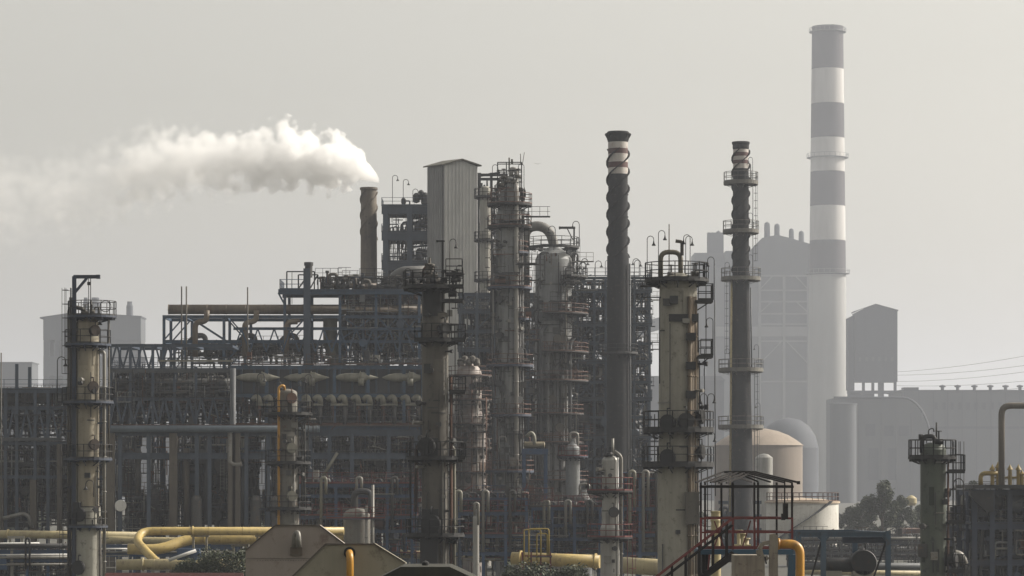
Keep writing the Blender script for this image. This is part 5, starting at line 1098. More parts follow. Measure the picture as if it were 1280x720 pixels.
# small silver vessels low in the middle
for (x, D_, yt, w_, lb, m_) in ((716, 320, 548, 9, 'small grey vessel with pale double pipe loop on top', SHELL), (729, 310, 612, 11, 'squat cone topped vessel standing before the double loop vessel', SHELL), (595, 270, 636, 4.0, 'slim bright pipe like vessel right of the dark brown tower', SILV)):
    q = D_/F; t = empty('small_vessel', (X(x, D_), D_, 0), lb, 'vessel'); r = w_*q
    shell(t, [(r, 0), (r, Z(yt+12,D_)), (r*.4, Z(yt+4,D_)), (r*.35, Z(yt,D_)), (.01, Z(yt,D_))], m_, 'shell', seam=2)
    riser(t, [(-r*.4, -.2, Z(yt+8,D_)), (-r*.4, -.2, Z(yt-7,D_)), (r*.7, -.2, Z(yt-7,D_)), (r*.7, -.2, Z(yt+20,D_))], .13, GALV, 'overhead_pipe', .35)
    if w_ > 5: platform(t, Z(yt+22,D_), r, .9, -190, 10, NAVY, RED); ladder(t, r+.3, -.3, 0, Z(yt+22,D_), 0, DARK)
# pale horizontal drum on blue cradle
D = 318; t = empty('horizontal_drum', (X(665, D), D, 0), 'pale horizontal drum with bent pipe on a blue cradle right of the tallest column', 'drum'); h = lambda px: X(px, D)-X(665, D)
barrel(t, 'shell', mat('dull_cream', (.20,.17,.11), (.13,.11,.07), .6), h(656), h(680), 0, Z(556,D), .34); boxpart(t, 'cradle', RDB, h(652), -.6, Z(568,D), h(685), .6, Z(561,D)); riser(t, [(h(658), -.2, Z(546,D)), (h(664), -.2, Z(540,D)), (h(668), -.2, Z(545,D)), (h(668), -.2, Z(556,D))], .2, BEIGE, 'pipe', .6)
for x in (655, 682): boxpart(t, 'leg', RDB, h(x)-.2, -.5, 0, h(x)+.2, .5, Z(568,D))
# yellow pipe frame
OCH = mat('ochre_paint', (.32,.23,.03), (.2,.15,.03), .5)
D = 245; t = empty('yellow_pipe_manifold', (X(668, D), D, 0), 'small manifold of thin yellow pipes in a red railed frame left of the big aluminium edged column', 'manifold'); t['label'] = 'small manifold of thin looped yellow pipes above red rails'
h = lambda px: X(px, D)-X(668, D)
for a, b, z in ((655, 676, 662), (661, 686, 661), (671, 684, 667)): riser(t, [(h(a), -.2, Z(712,D)), (h(a), -.2, Z(z,D)), (h(b), -.2, Z(z,D)), (h(b), -.2, Z(694,D))], .06, OCH, 'yellow_loop', .2)
for x in (653, 664, 676, 688): mb = MB(); mb.beam((h(x), .3, 0), (h(x), .3, Z(690,D)), .14); mb.build('post', RED, t)
for z in (695, 706): mb = MB(); mb.beam((h(652), .3, Z(z,D)), (h(690), .3, Z(z,D)), .12); mb.build('rail', RED, t)
boxpart(t, 'deck', BLACK, h(665), -.6, Z(696.5,D), h(690), .8, Z(695.4,D))
# ------------------------------------------------------------------ yellow pipelines
def pipeline(pts, r, m, label, D, n=14, bend=2.0, cat='pipeline', flanges=()):
    P = [Vector((X(x, d), d, Z(y, d))) for x, y, d in pts]; o0 = P[0].copy()
    mb = MB(); mb.tube([p-o0 for p in P], r, n, bend=bend, k=8)
    for (i, u) in flanges:
        c = P[i].lerp(P[i+1], u)-o0; d = (P[i+1]-P[i]).normalized(); mb.tube([c-d*.07, c+d*.07], r*1.25, n)
    for a_, b_ in zip(P, P[1:]):
        L_ = (b_-a_).length; k_ = int(L_/3.1)
        for i_ in range(1, k_):
            c = a_.lerp(b_, i_/k_)-o0; d = (b_-a_).normalized(); mb.tube([c-d*.03, c+d*.03], r*1.04, n)
    o = mb.build('pipeline', m, None, o0); tag(o, label, cat, 'yellow pipelines along the ground')
    return o
pipeline([(430, 664, 285), (178, 664, 285), (170, 676, 283), (189, 696, 280), (200, 706, 279)], .42, YEL, 'yellow pipe that bends down at its left end in front of the others', 285, bend=1.2, flanges=((0, .3), (0, .75)))
pipeline([(440, 674, 292), (236, 673, 292), (200, 688, 290), (160, 686, 290)], .55, YEL, 'long straw coloured pipe just under the bent yellow one', 292, bend=2, flanges=((0, .2), (0, .5), (0, .9)))
pipeline([(-60, 667, 315), (175, 670, 312)], .45, CREAM, 'dull cream pipe running from the left edge behind the tan column', 312, flanges=((0, .3), (0, .7)))
pipeline([(118, 674, 300), (175, 676, 300), (400, 678, 298)], .4, CREAM, 'dull cream pipe low behind the bent yellow pipe', 300)
pipeline([(146, 706, 262), (240, 705, 262), (330, 706, 262)], .5, CREAM, 'short fat cream pipe nearest the bushes at the lower left', 262, flanges=((0, .35), (1, .5)))
pipeline([(410, 690, 305), (640, 697, 300)], .42, CREAM, 'cream pipe passing behind the feet of the dark brown tower', 300, flanges=((0, .4), (0, .8)))
pipeline([(640, 698, 270), (750, 702, 268)], .62, YEL, 'bright yellow pipe at the foot of the tallest grey column', 268, flanges=((0, .1), (0, .95)))
pipeline([(768, 706, 262), (836, 710, 258)], .75, CREAM, 'fat cream pipe at the foot of the broad grey column', 262)
pipeline([(990, 715, 330), (1165, 717, 330)], .3, CREAM, 'thin yellow pipe on the ground under the blue portal frame', 330)
for i, (x, y0, D_) in enumerate([(20, 670, 313), (120, 674, 313), (250, 668, 286), (330, 668, 286), (400, 668, 286), (300, 680, 293), (480, 697, 303), (600, 700, 301), (690, 706, 269), (200, 710, 262), (1080, 719, 330)]):
    mb = MB(); z = Z(y0, D_); mb.box(-.9, -.15, z-.25, .9, .15, z+.0); mb.box(-.75, -.12, 0, -.55, .12, z-.26); mb.box(.55, -.12, 0, .75, .12, z-.26)
    # supports
    near = ('at the left edge', 'behind the tan column', 'under the bent yellow pipe', 'right under the middle of the bent yellow pipe', 'near the yellow riser column', 'under the straw coloured pipe', 'left of the dark brown tower', 'right of the dark brown tower', 'at the foot of the tallest grey column', 'above the bushes', 'under the blue portal frame')[i]
    o = mb.build('pipe_support', CONC, None, (X(x, D_), D_, 0)); tag(o, 'low pipe support ' + near, 'support', 'supports of the ground pipelines')
# blue and white low equipment at the lower left
D = 270
t = empty('low_pipe_rack', (X(60, D), D, 0), 'blue low rack with white and black pipes in the lower left corner', 'pipe rack'); h = lambda px: X(px, D)-X(60, D)
for x in (-20, 15, 34, 60, 100): mb = MB(); mb.ibeam((h(x), 0, 0), (h(x), 0, Z(682,D)), .25, .25); mb.build('post', GALV if x == 15 else RDB, t)
for z in (690, 700): mb = MB(); mb.ibeam((h(-40), 0, Z(z,D)), (h(112), 0, Z(z,D)), .3, .4); mb.build('beam', RDB, t)
boxpart(t, 'blue_panel', RDB, h(-10), -.4, Z(712,D), h(9), .2, Z(694,D))
for z, m_, r_ in ((683, BLACK, .22), (680, WHITE, .1), (694, WHITE, .08), (697, GALV, .16), (706, GALV, .12)): mb = MB(); mb.tube([(h(-40), -.3, Z(z,D)), (h(88 if z != 680 else 50), -.3, Z(z-1,D))], r_, 8); mb.build('pipe', m_, t)
riser(t, [(h(33), -.4, Z(712,D)), (h(33), -.4, Z(673,D)), (h(38), -.4, Z(673,D)), (h(38), -.4, Z(712,D))], .1, BLACK, 'loop_pipe', .2)
fine(t, h(-30), h(112), .3, 3, 0, Z(684,D), 300, 313)
clutter(t, h(-30), h(112), .3, 3, 0, Z(684,D), 30, 101, (GALV, NAVY, CLUT, DARK), .14)
t = empty('low_pipe_rack', (X(190, D), D, 0), 'low blue rack behind the bent yellow pipe', 'pipe rack'); h = lambda px: X(px, D)-X(190, D)
t.location.y = 298; D = 298; t.location.x = X(190, D)
for z in (684, 693): mb = MB(); mb.ibeam((h(120), 0, Z(z,D)), (h(300), 0, Z(z,D)), .3, .5); mb.build('beam', RDB, t)
for x in (125, 168, 222, 262, 296): mb = MB(); mb.ibeam((h(x), 0, 0), (h(x), 0, Z(680,D)), .25, .25); mb.build('post', RDB, t)
for z, m_ in ((686, WHITE), (690, GALV)): mb = MB(); mb.tube([(h(122), -.3, Z(z,D)), (h(160 if z == 686 else 290), -.3, Z(z,D))], .09, 8); mb.build('pipe', m_, t)
t = empty('pipe_anchor', (X(232, 255), 255, 0), 'small blue box anchor holding a white slanted strut among the yellow pipes', 'support'); h = lambda px: X(px, 255)-X(232, 255)
boxpart(t, 'box', RDB, h(222), -.5, Z(700,255), h(250), .5, Z(686,255)); mb = MB(); mb.tube([(h(212), -.7, Z(700,255)), (h(246), -.7, Z(688,255))], .15, 8); mb.build('strut', WHITE, t); boxpart(t, 'leg', RDB, h(238), -.3, 0, h(244), .3, Z(700,255))
# ------------------------------------------------------------------ watch hut in the foreground
D = 108; q = D/F; t = empty('watch_hut', (X(936, D), D, 0), 'open steel watch hut with bare roof rafters, red railings and blue floor beams', 'hut')
h = lambda px: X(px, D)-X(936, D); BK = mat('hut_black', (.007,.006,.006), (.012,.008,.007), .95); HRED = mat('hut_red', (.15,.015,.012), (.09,.012,.01), .5, spots=(.04,.012,.01)); HBL = mat('hut_blue', (.02,.075,.13), (.015,.05,.085), .5, spots=(.05,.05,.05))
dep = 3.0
xsF = [876, 916, 943, 990]; xsB = [888, 909, 956, 980]
for x, y in [(x, 0) for x in xsF] + [(x, dep) for x in xsB]:
    mb = MB(); mb.beam((h(x), y, Z(690,D)), (h(x), y, Z(603,D)), .075); mb.build('post', BK, t)
mb = MB(); mb.beam((h(875), 0, Z(608.5,D)), (h(992), 0, Z(608.5,D)), .1, .09); mb.build('eaves_beam', BK, t); mb = MB(); mb.beam((h(888), dep, Z(608,D)), (h(981), dep, Z(608,D)), .09); mb.build('eaves_beam', BK, t)
for x in (876, 990): mb = MB(); mb.beam((h(x), 0, Z(608,D)), (h(888 if x < 900 else 980), dep, Z(608,D)), .09); mb.build('eaves_beam', BK, t)
rid0, rid1 = Vector((h(909), 1.5, Z(590,D))), Vector((h(950), 1.5, Z(590,D)))
mb = MB(); mb.beam(rid0, rid1, .11, .09); mb.build('ridge', BK, t)
for i, (x0, z0, y0, x1, z1) in enumerate(((869, 603, -.1, 908, 589.6), (880, 603, 0, 918, 590.5), (888, 603, .2, 926, 590.6), (898, 603.6, -.1, 935, 591), (907, 603.6, -.2, 942, 591.6))):
    mb = MB(); mb.beam((h(x0), y0-.2, Z(z0,D)), (h(x1), 1.45, Z(z1,D)), .055); mb.build('rafter', BK, t)
for i, (x0, z0, y0, x1, z1) in enumerate(((998, 603.3, -.1, 947, 589.6), (989, 603, 0, 942, 590.2), (980, 603, .2, 936, 590.6), (964, 602.5, .5, 930, 591), (950, 602, 1, 925, 591))):
    mb = MB(); mb.beam((h(x0), y0-.2, Z(z0,D)), (h(x1), 1.45, Z(z1,D)), .07 if i < 1 else .055); mb.build('rafter', BK, t)
mb = MB(); mb.beam((h(898), dep, Z(603,D)), (h(940), 1.5, Z(592,D)), .05); mb.beam((h(948), dep, Z(603,D)), (h(915), 1.5, Z(592,D)), .05); mb.build('cross_rafter', BK, t)
mb = MB(); mb.beam((h(995), -.3, Z(603.3,D)), (h(999), -.3, Z(603.3,D)), .12); mb.build('gutter_end', BK, t)
for z, tk in ((648, .07), (665.5, .06)):
    for p, r_ in (((h(876), 0), (h(990), 0)), ((h(888), dep), (h(980), dep)), ((h(990), 0), (h(980), dep))):
        mb = MB(); mb.beam((*p, Z(z,D)), (*r_, Z(z,D)), tk); mb.build('handrail', HRED, t)
for x in (876, 888, 916, 943, 956, 990): mb = MB(); mb.beam((h(x), -.05 if x in xsF else dep, Z(690,D)), (h(x), -.05 if x in xsF else dep, Z(647,D)), .08); mb.build('rail_post', HRED, t)
for a, b in ((897, 909), (909, 897), (933, 943)): mb = MB(); mb.beam((h(a), dep*.6, Z(685,D)), (h(b), dep*.6, Z(652,D)), .05); mb.build('rail_brace', HRED, t)
boxpart(t, 'toe_board', HRED, h(875), -.04, Z(686.5,D), h(991), .04, Z(682.5,D)); 
boxpart(t, 'deck', HBL, h(874), -.1, Z(693,D), h(991), dep+.1, Z(686.8,D))
mb = MB(); mb.beam((h(990), 0, Z(693,D)), (h(979), .1, 0), .26); mb.build('leg', HBL, t)
for x, y in ((884, .2), (886, dep), (975, dep)): mb = MB(); mb.beam((h(x), y, 0), (h(x), y, Z(693,D)), .12); mb.build('leg', BK, t)
mb = MB(); mb.beam((h(886.5), -.2, Z(693,D)), (h(880), -.2, Z(760,D)), .06); mb.build('brace', HRED, t)
boxpart(t, 'switch_box', BK, h(978.5), -.2, Z(649,D), h(984.5), .05, Z(629,D)); boxpart(t, 'switch_box', BK, h(976.5), -.22, Z(650,D), h(981), .07, Z(642,D)); mb = MB(); mb.beam((h(980.5), -.1, Z(629,D)), (h(980.5), -.1, Z(600,D)), .05); mb.build('conduit', BK, t)
# stair of the hut
t2 = empty('steel_stair', (X(880, D), D, 0), 'dark steel stair with handrails climbing to the watch hut', 'stair'); h2 = lambda px: X(px, D)-X(880, D)
for z_, y in ((0, -.9), (0, -.15)):
    mb = MB(); mb.beam((h2(830), y, Z(755,D)), (h2(916), y, Z(692,D)), .07, .22); mb.build('stringer', BK, t2)
for y in (-.9, -.15):
    for dz in (0, 9): mb = MB(); mb.beam((h2(795), y, Z(748-dz,D)), (h2(914), y, Z(656-dz*.9,D)), .055); mb.build('handrail', HRED if dz else BK, t2)
    for k in range(6): x = 822+k*17; mb = MB(); mb.beam((h2(x), y, Z(761-(x-822)*.74,D)), (h2(x), y, Z(718-(x-822)*.77,D)), .05); mb.build('rail_post', BK, t2)
for k in range(16): u = k/15; x = 830+86*u; boxpart(t2, 'tread', BK, h2(x)-.14, -.88, Z(755-63*u,D)-.02, h2(x)+.14, -.17, Z(755-63*u,D)+.02)
mb = MB(); mb.beam((h2(830), -.5, 0), (h2(830), -.5, Z(756,D)), .15); mb.build('stair_leg', BK, t2)
# concrete pillar with hooked lug plate and orange pipe beside the hut
D = 104; t = empty('concrete_pillar', (X(935, D), D, 0), 'streaked pale concrete pillar carrying the watch hut floor', 'pillar'); t['kind'] = 'thing'
PLC = mat('streaked_pillar', (.27,.24,.19), (.12,.10,.085), .85, spots=(.08,.06,.05), scale=1.6, bump=.4)
boxpart(t, 'shaft', PLC, X(918,D)-X(935,D), 0, 0, X(956,D)-X(935,D), 1.4, Z(694,D))
D = 100; t = empty('lug_plate', (X(962, D), D, 0), 'pale steel plate with a hooked curl and cut notch beside the orange yellow pipe', 'steel bracket'); h = lambda px: X(px, D)-X(962, D)
mb = MB(); mb.prism([(h(958), 0), (h(972), 0), (h(972.5), Z(669,D)), (h(967), Z(667,D)), (h(962.5), Z(668,D)), (h(962), Z(676,D))], 0, .25); mb.build('plate', PLC, t)
mb = MB(); pts = [(h(961.5), .1, Z(678,D)), (h(953), .1, Z(680,D)), (h(949), .1, Z(687,D)), (h(951), .1, Z(695,D)), (h(956), .1, Z(700,D)), (h(960), .1, Z(696,D))]
for a, b in zip(pts, pts[1:]): mb.beam(a, b, .22, .14)
mb.build('hook', PLC, t); mb = MB(); mb.beam((h(956), 0, Z(696,D)), (h(958), 0, Z(705,D)), .05); mb.build('pin', BLACK, t)
o = MB(); D = 101; o.tube([(0, 0, 0), (X(1000,D)-X(972,D), 0, 0), (X(1000,D)-X(972,D), 0, -Z(680,D))], .155, 16, .38, k=8); o.tube([(.0, 0, 0), (.07, 0, 0)], .2, 16)
tag(o.build('bent_pipe', YEL2, None, (X(972,D), D, Z(680,D))), 'orange yellow pipe turning down right beside the watch hut', 'pipe')
D = 135; t = empty('capped_pipe', (X(895, D), D, 0), 'short cream capped pipe standing behind the watch hut railings', 'pipe'); mb = MB(); r = 7*D/F
mb.lathe([(r*.88, 0), (r*.88, Z(652,D)), (r, Z(652,D)), (r, Z(650,D)), (r*.9, Z(649,D)), (r*.9, Z(641,D)), (r, Z(640.5,D)), (r, Z(638.8,D)), (.01, Z(638.6,D))], n=20); mb.build('pipe_body', CREAM, t)
for x in (893, 901): pass
D = 140; t = empty('valve_assembly', (X(929, D), D, 0), 'pair of small cream valves seen through the watch hut railings', 'valve'); h = lambda px: X(px, D)-X(929, D)
for x, z in ((924, 664), (929, 668), (933, 674)): mb = MB(); mb.tube([(h(x), 0, 0), (h(x), 0, Z(z,D))], .12, 10); mb.tube([(h(x), 0, Z(z,D)), (h(x), 0, Z(z-1.5,D))], .2, 10); mb.build('valve_body', CREAM, t)
boxpart(t, 'base', CREAM, h(918), -.3, Z(683,D), h(938), .3, Z(680.5,D))
# ------------------------------------------------------------------ eight sided housings
def housing(label, D, poly, m, dep, vent):
    cx = vent[0]; t = empty('octagonal_housing', (X(cx, D), D, 0), label, 'housing'); h = lambda px: X(px, D)-X(cx, D)
    mb = MB(); mb.prism([(h(x), max(0, Z(z, D))) for x, z in poly], 0, dep); mb.build('body', m, t)
    mb = MB(); pp = [(h(x), Z(z, D)) for x, z in poly if z < 900]
    for a, b in zip(pp, pp[1:]): mb.beam((a[0], -.03, a[1]), (b[0], -.03, b[1]), .07, .05)
    mb.build('edge_flange', mat('flange_brown', (.10,.085,.07), None, .8), t)
    mb = MB(); x0_, x1_ = h(min(p[0] for p in poly)), h(max(p[0] for p in poly)); zt_ = max(p[1] for p in pp); w4 = (x1_-x0_)
    for dz in (1.35,): mb.beam((x0_+.05, -.01, zt_-dz), (x1_-.05, -.01, zt_-dz), .02, .03)
    rg = random.Random(int(cx))
    for k_ in range(30): mb.tube([(x0_+w4*(.12+.76*k_/30), -.02, zt_-1.43), (x0_+w4*(.12+.76*k_/30), .0, zt_-1.43)], .02, 6)
    mb.build('plate_seams', mat('seam_dull', (.17,.15,.13), None, .8), t)
    return t, h
M1 = mat('mauve_plate', (.265,.23,.205), (.215,.185,.16), .75, spots=(.15,.11,.09), scale=.6, bump=.2); M2 = mat('olive_plate', (.25,.23,.175), (.19,.175,.13), .75, spots=(.12,.10,.07), scale=.6, bump=.2)
D = 118
t, h = housing('mauve eight sided housing with a small gooseneck vent on a square pad', D, [(307, 990), (307, 688), (344, 656.5), (399, 656.5), (433, 682), (433, 990)][::1], M1, 1.0, (370,))
mb = MB(); mb.box(h(363), -.12, Z(694,D), h(378), 0, Z(684,D)); mb.build('vent_pad', mat('vent_pad_brown', (.12,.095,.07)), t)
mb = MB(); mb.tube([(h(368), -.15, Z(684,D)), (h(369), -.25, Z(668,D)), (h(373), -.4, Z(664.5,D)), (h(374.5), -.5, Z(670,D)), (h(375), -.5, Z(684,D))], .1, 12, .15); mb.build('gooseneck_vent', GALV, t)
D = 104
t, h = housing('olive eight sided housing in front of the mauve one', D, [(362, 990), (362, 724), (407, 680), (468, 680), (507, 704), (507, 990)], M2, 1.0, (437,))
mb = MB(); mb.tube([(h(437), .02, Z(691,D)), (h(437), -.05, Z(691,D))], .21, 18); mb.build('vent_collar', BLACK, t)
mb = MB(); mb.tube([(h(437), 0, Z(691,D)), (h(437.5), -.35, Z(691.2,D)), (h(438.5), -.5, Z(697,D)), (h(438.5), -.5, Z(760,D))], .13, 14, .14); mb.build('yellow_vent', YEL2, t)
# dark hipped roof at the bottom edge
D = 92; t = empty('dark_roofed_cabin', (X(535, D), D, 0), 'dark roof of a small cabin at the bottom edge below the dark brown tower', 'cabin'); h = lambda px: X(px, D)-X(535, D)
mb = MB(); mb.prism([(h(455), Z(732,D)), (h(501), Z(708.5,D)), (h(562), Z(708.5,D)), (h(612), Z(732,D))], 0, 3.4); mb.build('roof', mat('roof_black', (.012,.012,.010), (.03,.03,.015), .9), t)
mb = MB(); mb.box(h(465), .3, 0, h(602), 3.1, Z(732,D)-.01); mb.build('wall', CONC, t); mb = MB(); mb.lathe([(.12, 0), (.12, .1), (.01, .16)], h(530), 1.5, 12, cz=Z(708.5,D)); mb.build('roof_cap', BLACK, t)
# red roofed shed at the lower left edge
D = 150; t = empty('red_roofed_shed', (X(215, D), D, 0), 'red roof ridge just showing at the bottom left edge of the view', 'shed'); h = lambda px: X(px, D)-X(215, D)
mb = MB(); mb.prism([(-6, 0), (6, 0)], 0, 1) if False else None
RR2 = mat('red_roof', (.05,.006,.005), (.03,.005,.004), .95)
mb = MB(); zr = Z(716,D); mb.v = [(h(132), -2, zr-1), (h(304), -2, zr-1), (h(304), 0, zr), (h(132), 0, zr), (h(304), 2, zr-1), (h(132), 2, zr-1)]
for f in ((0,1,2,3), (3,2,4,5), (0,5,4,1), (1,4,2), (0,3,5)): mb.quad(f)
mb.build('roof', RR2, t); boxpart(t, 'wall', CONC, h(134), -1.8, 0, h(302), 1.8, zr-1.01)
# ------------------------------------------------------------------ blue portal frame with fan casing
D = 172; q = D/F; t = empty('portal_frame', (X(1054, D), D, 0), 'blue steel portal frame with braced legs standing over a dark blower', 'steel frame'); h = lambda px: X(px, D)-X(1054, D)
PB = mat('portal_blue', (.045,.085,.13), (.035,.055,.08), .5, spots=(.05,.05,.05))
for x, y in ((1029, 0), (1110, 0), (1077, 3.4), (997, 3.4), (998, 0)): mb = MB(); mb.ibeam((h(x), y, 0), (h(x), y, Z(663.5,D)), .3, .34); mb.build('leg', PB, t)
mb = MB(); mb.ibeam((h(994), 0, Z(668,D)), (h(1112), 0, Z(668,D)), .3, .3); mb.build('beam', PB, t); mb = MB(); mb.ibeam((h(994), 3.4, Z(667,D)), (h(1079), 3.4, Z(667,D)), .3, .34); mb.build('beam', PB, t)
mb = MB(); mb.ibeam((h(1110), .1, Z(668,D)), (h(1077), 3.3, Z(667,D)), .25, .3); mb.build('beam', PB, t)
boxpart(t, 'trolley_box', NAVY, h(1055), .4, Z(679,D), h(1108), 1.2, Z(671.5,D))
for a, b in ((1029, 1014), (1110, 1092)): mb = MB(); mb.beam((h(a)-.1, 0, Z(676,D)), (h(b), 0, Z(722,D)), .1); mb.build('brace', BK, t)
for x, s in ((1029, 1), (1110, -1), (1029, -1)): mb = MB(); mb.beam((h(x), 0, Z(678,D)), (h(x+7*s), 0, Z(670,D)), .12); mb.build('knee_brace', PB, t)
t = empty('blower', (X(1065, 174), 174, 0), 'dark horizontal blower with fat casing under the blue portal frame', 'blower'); D = 174; h = lambda px: X(px, D)-X(1065, D)
barrel(t, 'cylinder', DARK, h(1036), h(1070), 1, Z(707,D), .42); mb = MB(); mb.lathe([(.02, -.6), (.75, -.6), (.8, -.5), (.8, .5), (.75, .6), (.02, .6)], h(1081), 1, 22, False, 'y', Z(704,D)); mb.build('casing', DARK, t)
mb = MB(); mb.tube([(h(1078), 1, Z(700,D)), (h(1078), 1, Z(692,D)), (h(1084), .9, Z(690,D))], .25, 10, .2); valve(mb, h(1083), .6, Z(692,D), .22); mb.build('inlet', BLACK, t)
for x in (1043, 1078): boxpart(t, 'plinth', CONC, h(x)-.5, .4, 0, h(x)+.5, 1.6, Z(714,D))
mb = MB(); mb.tube([(h(1034), .9, Z(709,D)), (h(1030), .9, Z(703,D)), (h(1036), .9, Z(702,D))], .08, 6, .1); mb.build('hose', BLACK, t)
mb = MB(); D = 260; mb.tube([(0, 0, 0), (X(1160,D)-X(990,D), 0, 0)], .33, 10); tag(mb.build('grey_pipe', GREY, None, (X(990,D), D, Z(708,D))), 'straight grey pipe running low behind the blower to the dark green column', 'pipe')
# ------------------------------------------------------------------ right edge unit
D = 240; q = D/F
t, h = frame('process_structure', 'dark unit with yellow pipe bends on its overhanging top at the right edge', 'steel structure', 1214, 1310, D, 8, [1218, 1240, 1262, 1284, 1306], [612, 655, 700], NAVY, .4, rows=2, decks=(655, 700), rails=(655,))
boxpart(t, 'top_slab', DARK, h(1214), -1, Z(611,D), h(1310), 8.6, Z(606,D))
mb = MB(); mb.prism([(h(1211), Z(619,D)), (h(1211), Z(613,D)), (h(1240), Z(613,D)), (h(1240), Z(640,D)), (h(1231), Z(640,D))], -.8, 0); mb.build('overhang', DARK, t)
OY = mat('ochre_pipe', (.26,.185,.05), (.17,.13,.045), .6, spots=(.1,.08,.04))
riser(t, [(h(1225), -.3, Z(606,D)), (h(1225), -.3, Z(591.5,D)), (h(1246), -.3, Z(591.5,D))], .19, OY, 'yellow_bend', .6, n=12)
for x, z in ((1240, 583), (1247, 580), (1262, 583), (1272.5, 583), (1277, 590), (1290, 584)):
    mb = MB(); mb.lathe([(.16, 0), (.16, (Z(z,D)-Z(606,D))*.8), (.28, (Z(z,D)-Z(606,D))*.82), (.1, Z(z,D)-Z(606,D)), (.01, Z(z,D)-Z(606,D)+.2)], h(x), -.2, 12, cz=Z(606,D)); mb.build('yellow_standpipe', OY, t)
mb = MB(); mb.tube([(h(1243), -.1, Z(597,D)), (h(1310), -.1, Z(597,D))], .1, 8); mb.build('yellow_rail_pipe', OY, t)
for x, r_, z in ((1230, .75, 640), (1245, .7, 628), (1270, .8, 630), (1296, .8, 630), (1238, .6, 690), (1268, .7, 690)): barrel(t, 'drum', DARK if x % 2 else GREY, h(x)-.5, h(x)+.5, .8, Z(z,D), r_)
fine(t, h(1216), h(1308), 0, 7, 0, Z(615,D), 1200, 311)
clutter(t, h(1216), h(1308), .3, 7, 0, Z(615,D), 74, 111, (DARK, CLUT, GREY, NAVY), .25, drums=14)
for x0, x1, z0, z1 in ((1222, 1242, 640, 700), (1256, 1262, 615, 655), (1245, 1275, 665, 715), (1280, 1305, 620, 715)): boxpart(t, 'equipment_panel', DARK, h(x0), 4, Z(z1,D), h(x1), 6, Z(z0,D))
o = MB(); D = 236; o.tube([(0, 0, 0), (0, 0, Z(507,D)-Z(606,D)), (X(1300,D)-X(1252,D), 0, Z(507,D)-Z(606,D)), (X(1300,D)-X(1252,D), 0, Z(606,D)-Z(606,D))], .26, 16, .75, k=8)
tag(o.build('tall_looped_pipe', mat('loop_grey', (.15,.135,.115), (.1,.09,.08), .7), None, (X(1252,D), D, Z(606,D))), 'tall grey pipe looping out of the right edge above the yellow bends', 'pipe')
t, h = frame('low_pipe_rack', 'low dark rack between the dark green column and the right edge unit', 'pipe rack', 1186, 1216, 262, 5, [1188, 1202, 1214], [660, 690], NAVY, .25, rows=2, decks=(660,), rails=(660,))
fine(t, h(1187), h(1215), 0, 4, 0, Z(640,262), 300, 312)
clutter(t, h(1187), h(1215), .3, 4, 0, Z(664,262), 22, 112, (DARK, CLUT, GALV, RUST), .15, drums=2)
# ------------------------------------------------------------------ storage tanks behind the hut
D = 470; q = D/F; t = empty('storage_tank', (X(1003, D), D, 0), 'white flat topped storage tank with railed rim behind the watch hut', 'storage tank'); r = 45*q
shell(t, [(r, 0), (r, Z(629,D))], mat('tank_white', (.60,.585,.54), (.46,.44,.40), .55, spots=(.36,.33,.28)), 'shell', n=56, seam=3)
shell(t, [(r+.25, Z(629,D)), (r+.25, Z(626.5,D)), (r*.5, Z(626,D)+.3), (.01, Z(626,D)+.5)], mat('tank_rim', (.42,.33,.24)), 'roof', n=56)
mb = MB(); railing(mb, [(pol(r, a)[0], pol(r, a)[1]) for a in range(0, 361, 10)], Z(626,D), 1.3, .08, 1.4); mb.build('railing', RUST, t)
mb = MB()
for k in range(22):
    a0, a1 = R(200+k*5), R(205+k*5); z = Z(688-k*2.8, D); mb.beam(((r+.5)*math.cos(a0), (r+.5)*math.sin(a0), z), ((r+.5)*math.cos(a1), (r+.5)*math.sin(a1), z+2.8*q), .9, .1)
mb.build('spiral_stair', GREY, t)
D = 700; q = D/F; t = empty('domed_storage_tank', (X(948, D), D, 0), 'broad tan tank with shallow dome roof behind the slender dark stack', 'storage tank'); r = 55*q
TT = mat('tank_tan', (.20,.165,.135), (.15,.125,.105), .8, scale=.3)
shell(t, [(r, 0), (r, Z(557,D))], TT, 'shell', n=56); mb = MB(); mb.lathe([(r+.3, Z(557,D)), (r*.86, Z(550,D)), (r*.68, Z(544,D)), (r*.45, Z(539,D)), (r*.2, Z(536,D)), (.01, Z(535,D))], n=56, smooth=True); mb.build('dome_roof', mat('tank_dome', (.27,.22,.175), (.2,.165,.13), .8, scale=.3), t)
D = 1400; q = D/F; t = empty('domed_storage_tank', (X(985, D), D, 0), 'hazy grey domed tank peeping over the right of the tan tank', 'storage tank'); r = 38*q
shell(t, [(r, 0), (r, Z(560,D))], FARD, 'shell', n=48); mb = MB(); mb.lathe([(r, Z(560,D)), (r*.9, Z(545,D)), (r*.7, Z(533,D)), (r*.4, Z(525,D)), (.01, Z(522,D))], n=48, smooth=True); mb.build('dome_roof', FARD, t)
D = 560; q = D/F; t = empty('silver_silo', (X(955, D), D, 0), 'small shiny silo glinting between the slender dark stack and the tan tank', 'silo'); r = 11*q
shell(t, [(r, 0), (r, Z(572,D)), (r*.5, Z(568,D)), (.01, Z(567,D))], SILV, 'shell', n=28)
D = 520; t = empty('process_structure', (X(970, D), D, 0), 'dim framework seen through the watch hut in front of the white tank', 'steel structure'); h = lambda px: X(px, D)-X(970, D)
D = 440; t.location = (X(920, D), D, 0); h = lambda px: X(px, D)-X(920, D)
for x in (902, 915, 935, 948): mb = MB(); mb.ibeam((h(x), 0, 0), (h(x), 0, Z(628,D)), .4, .4); mb.build('post', DB, t)
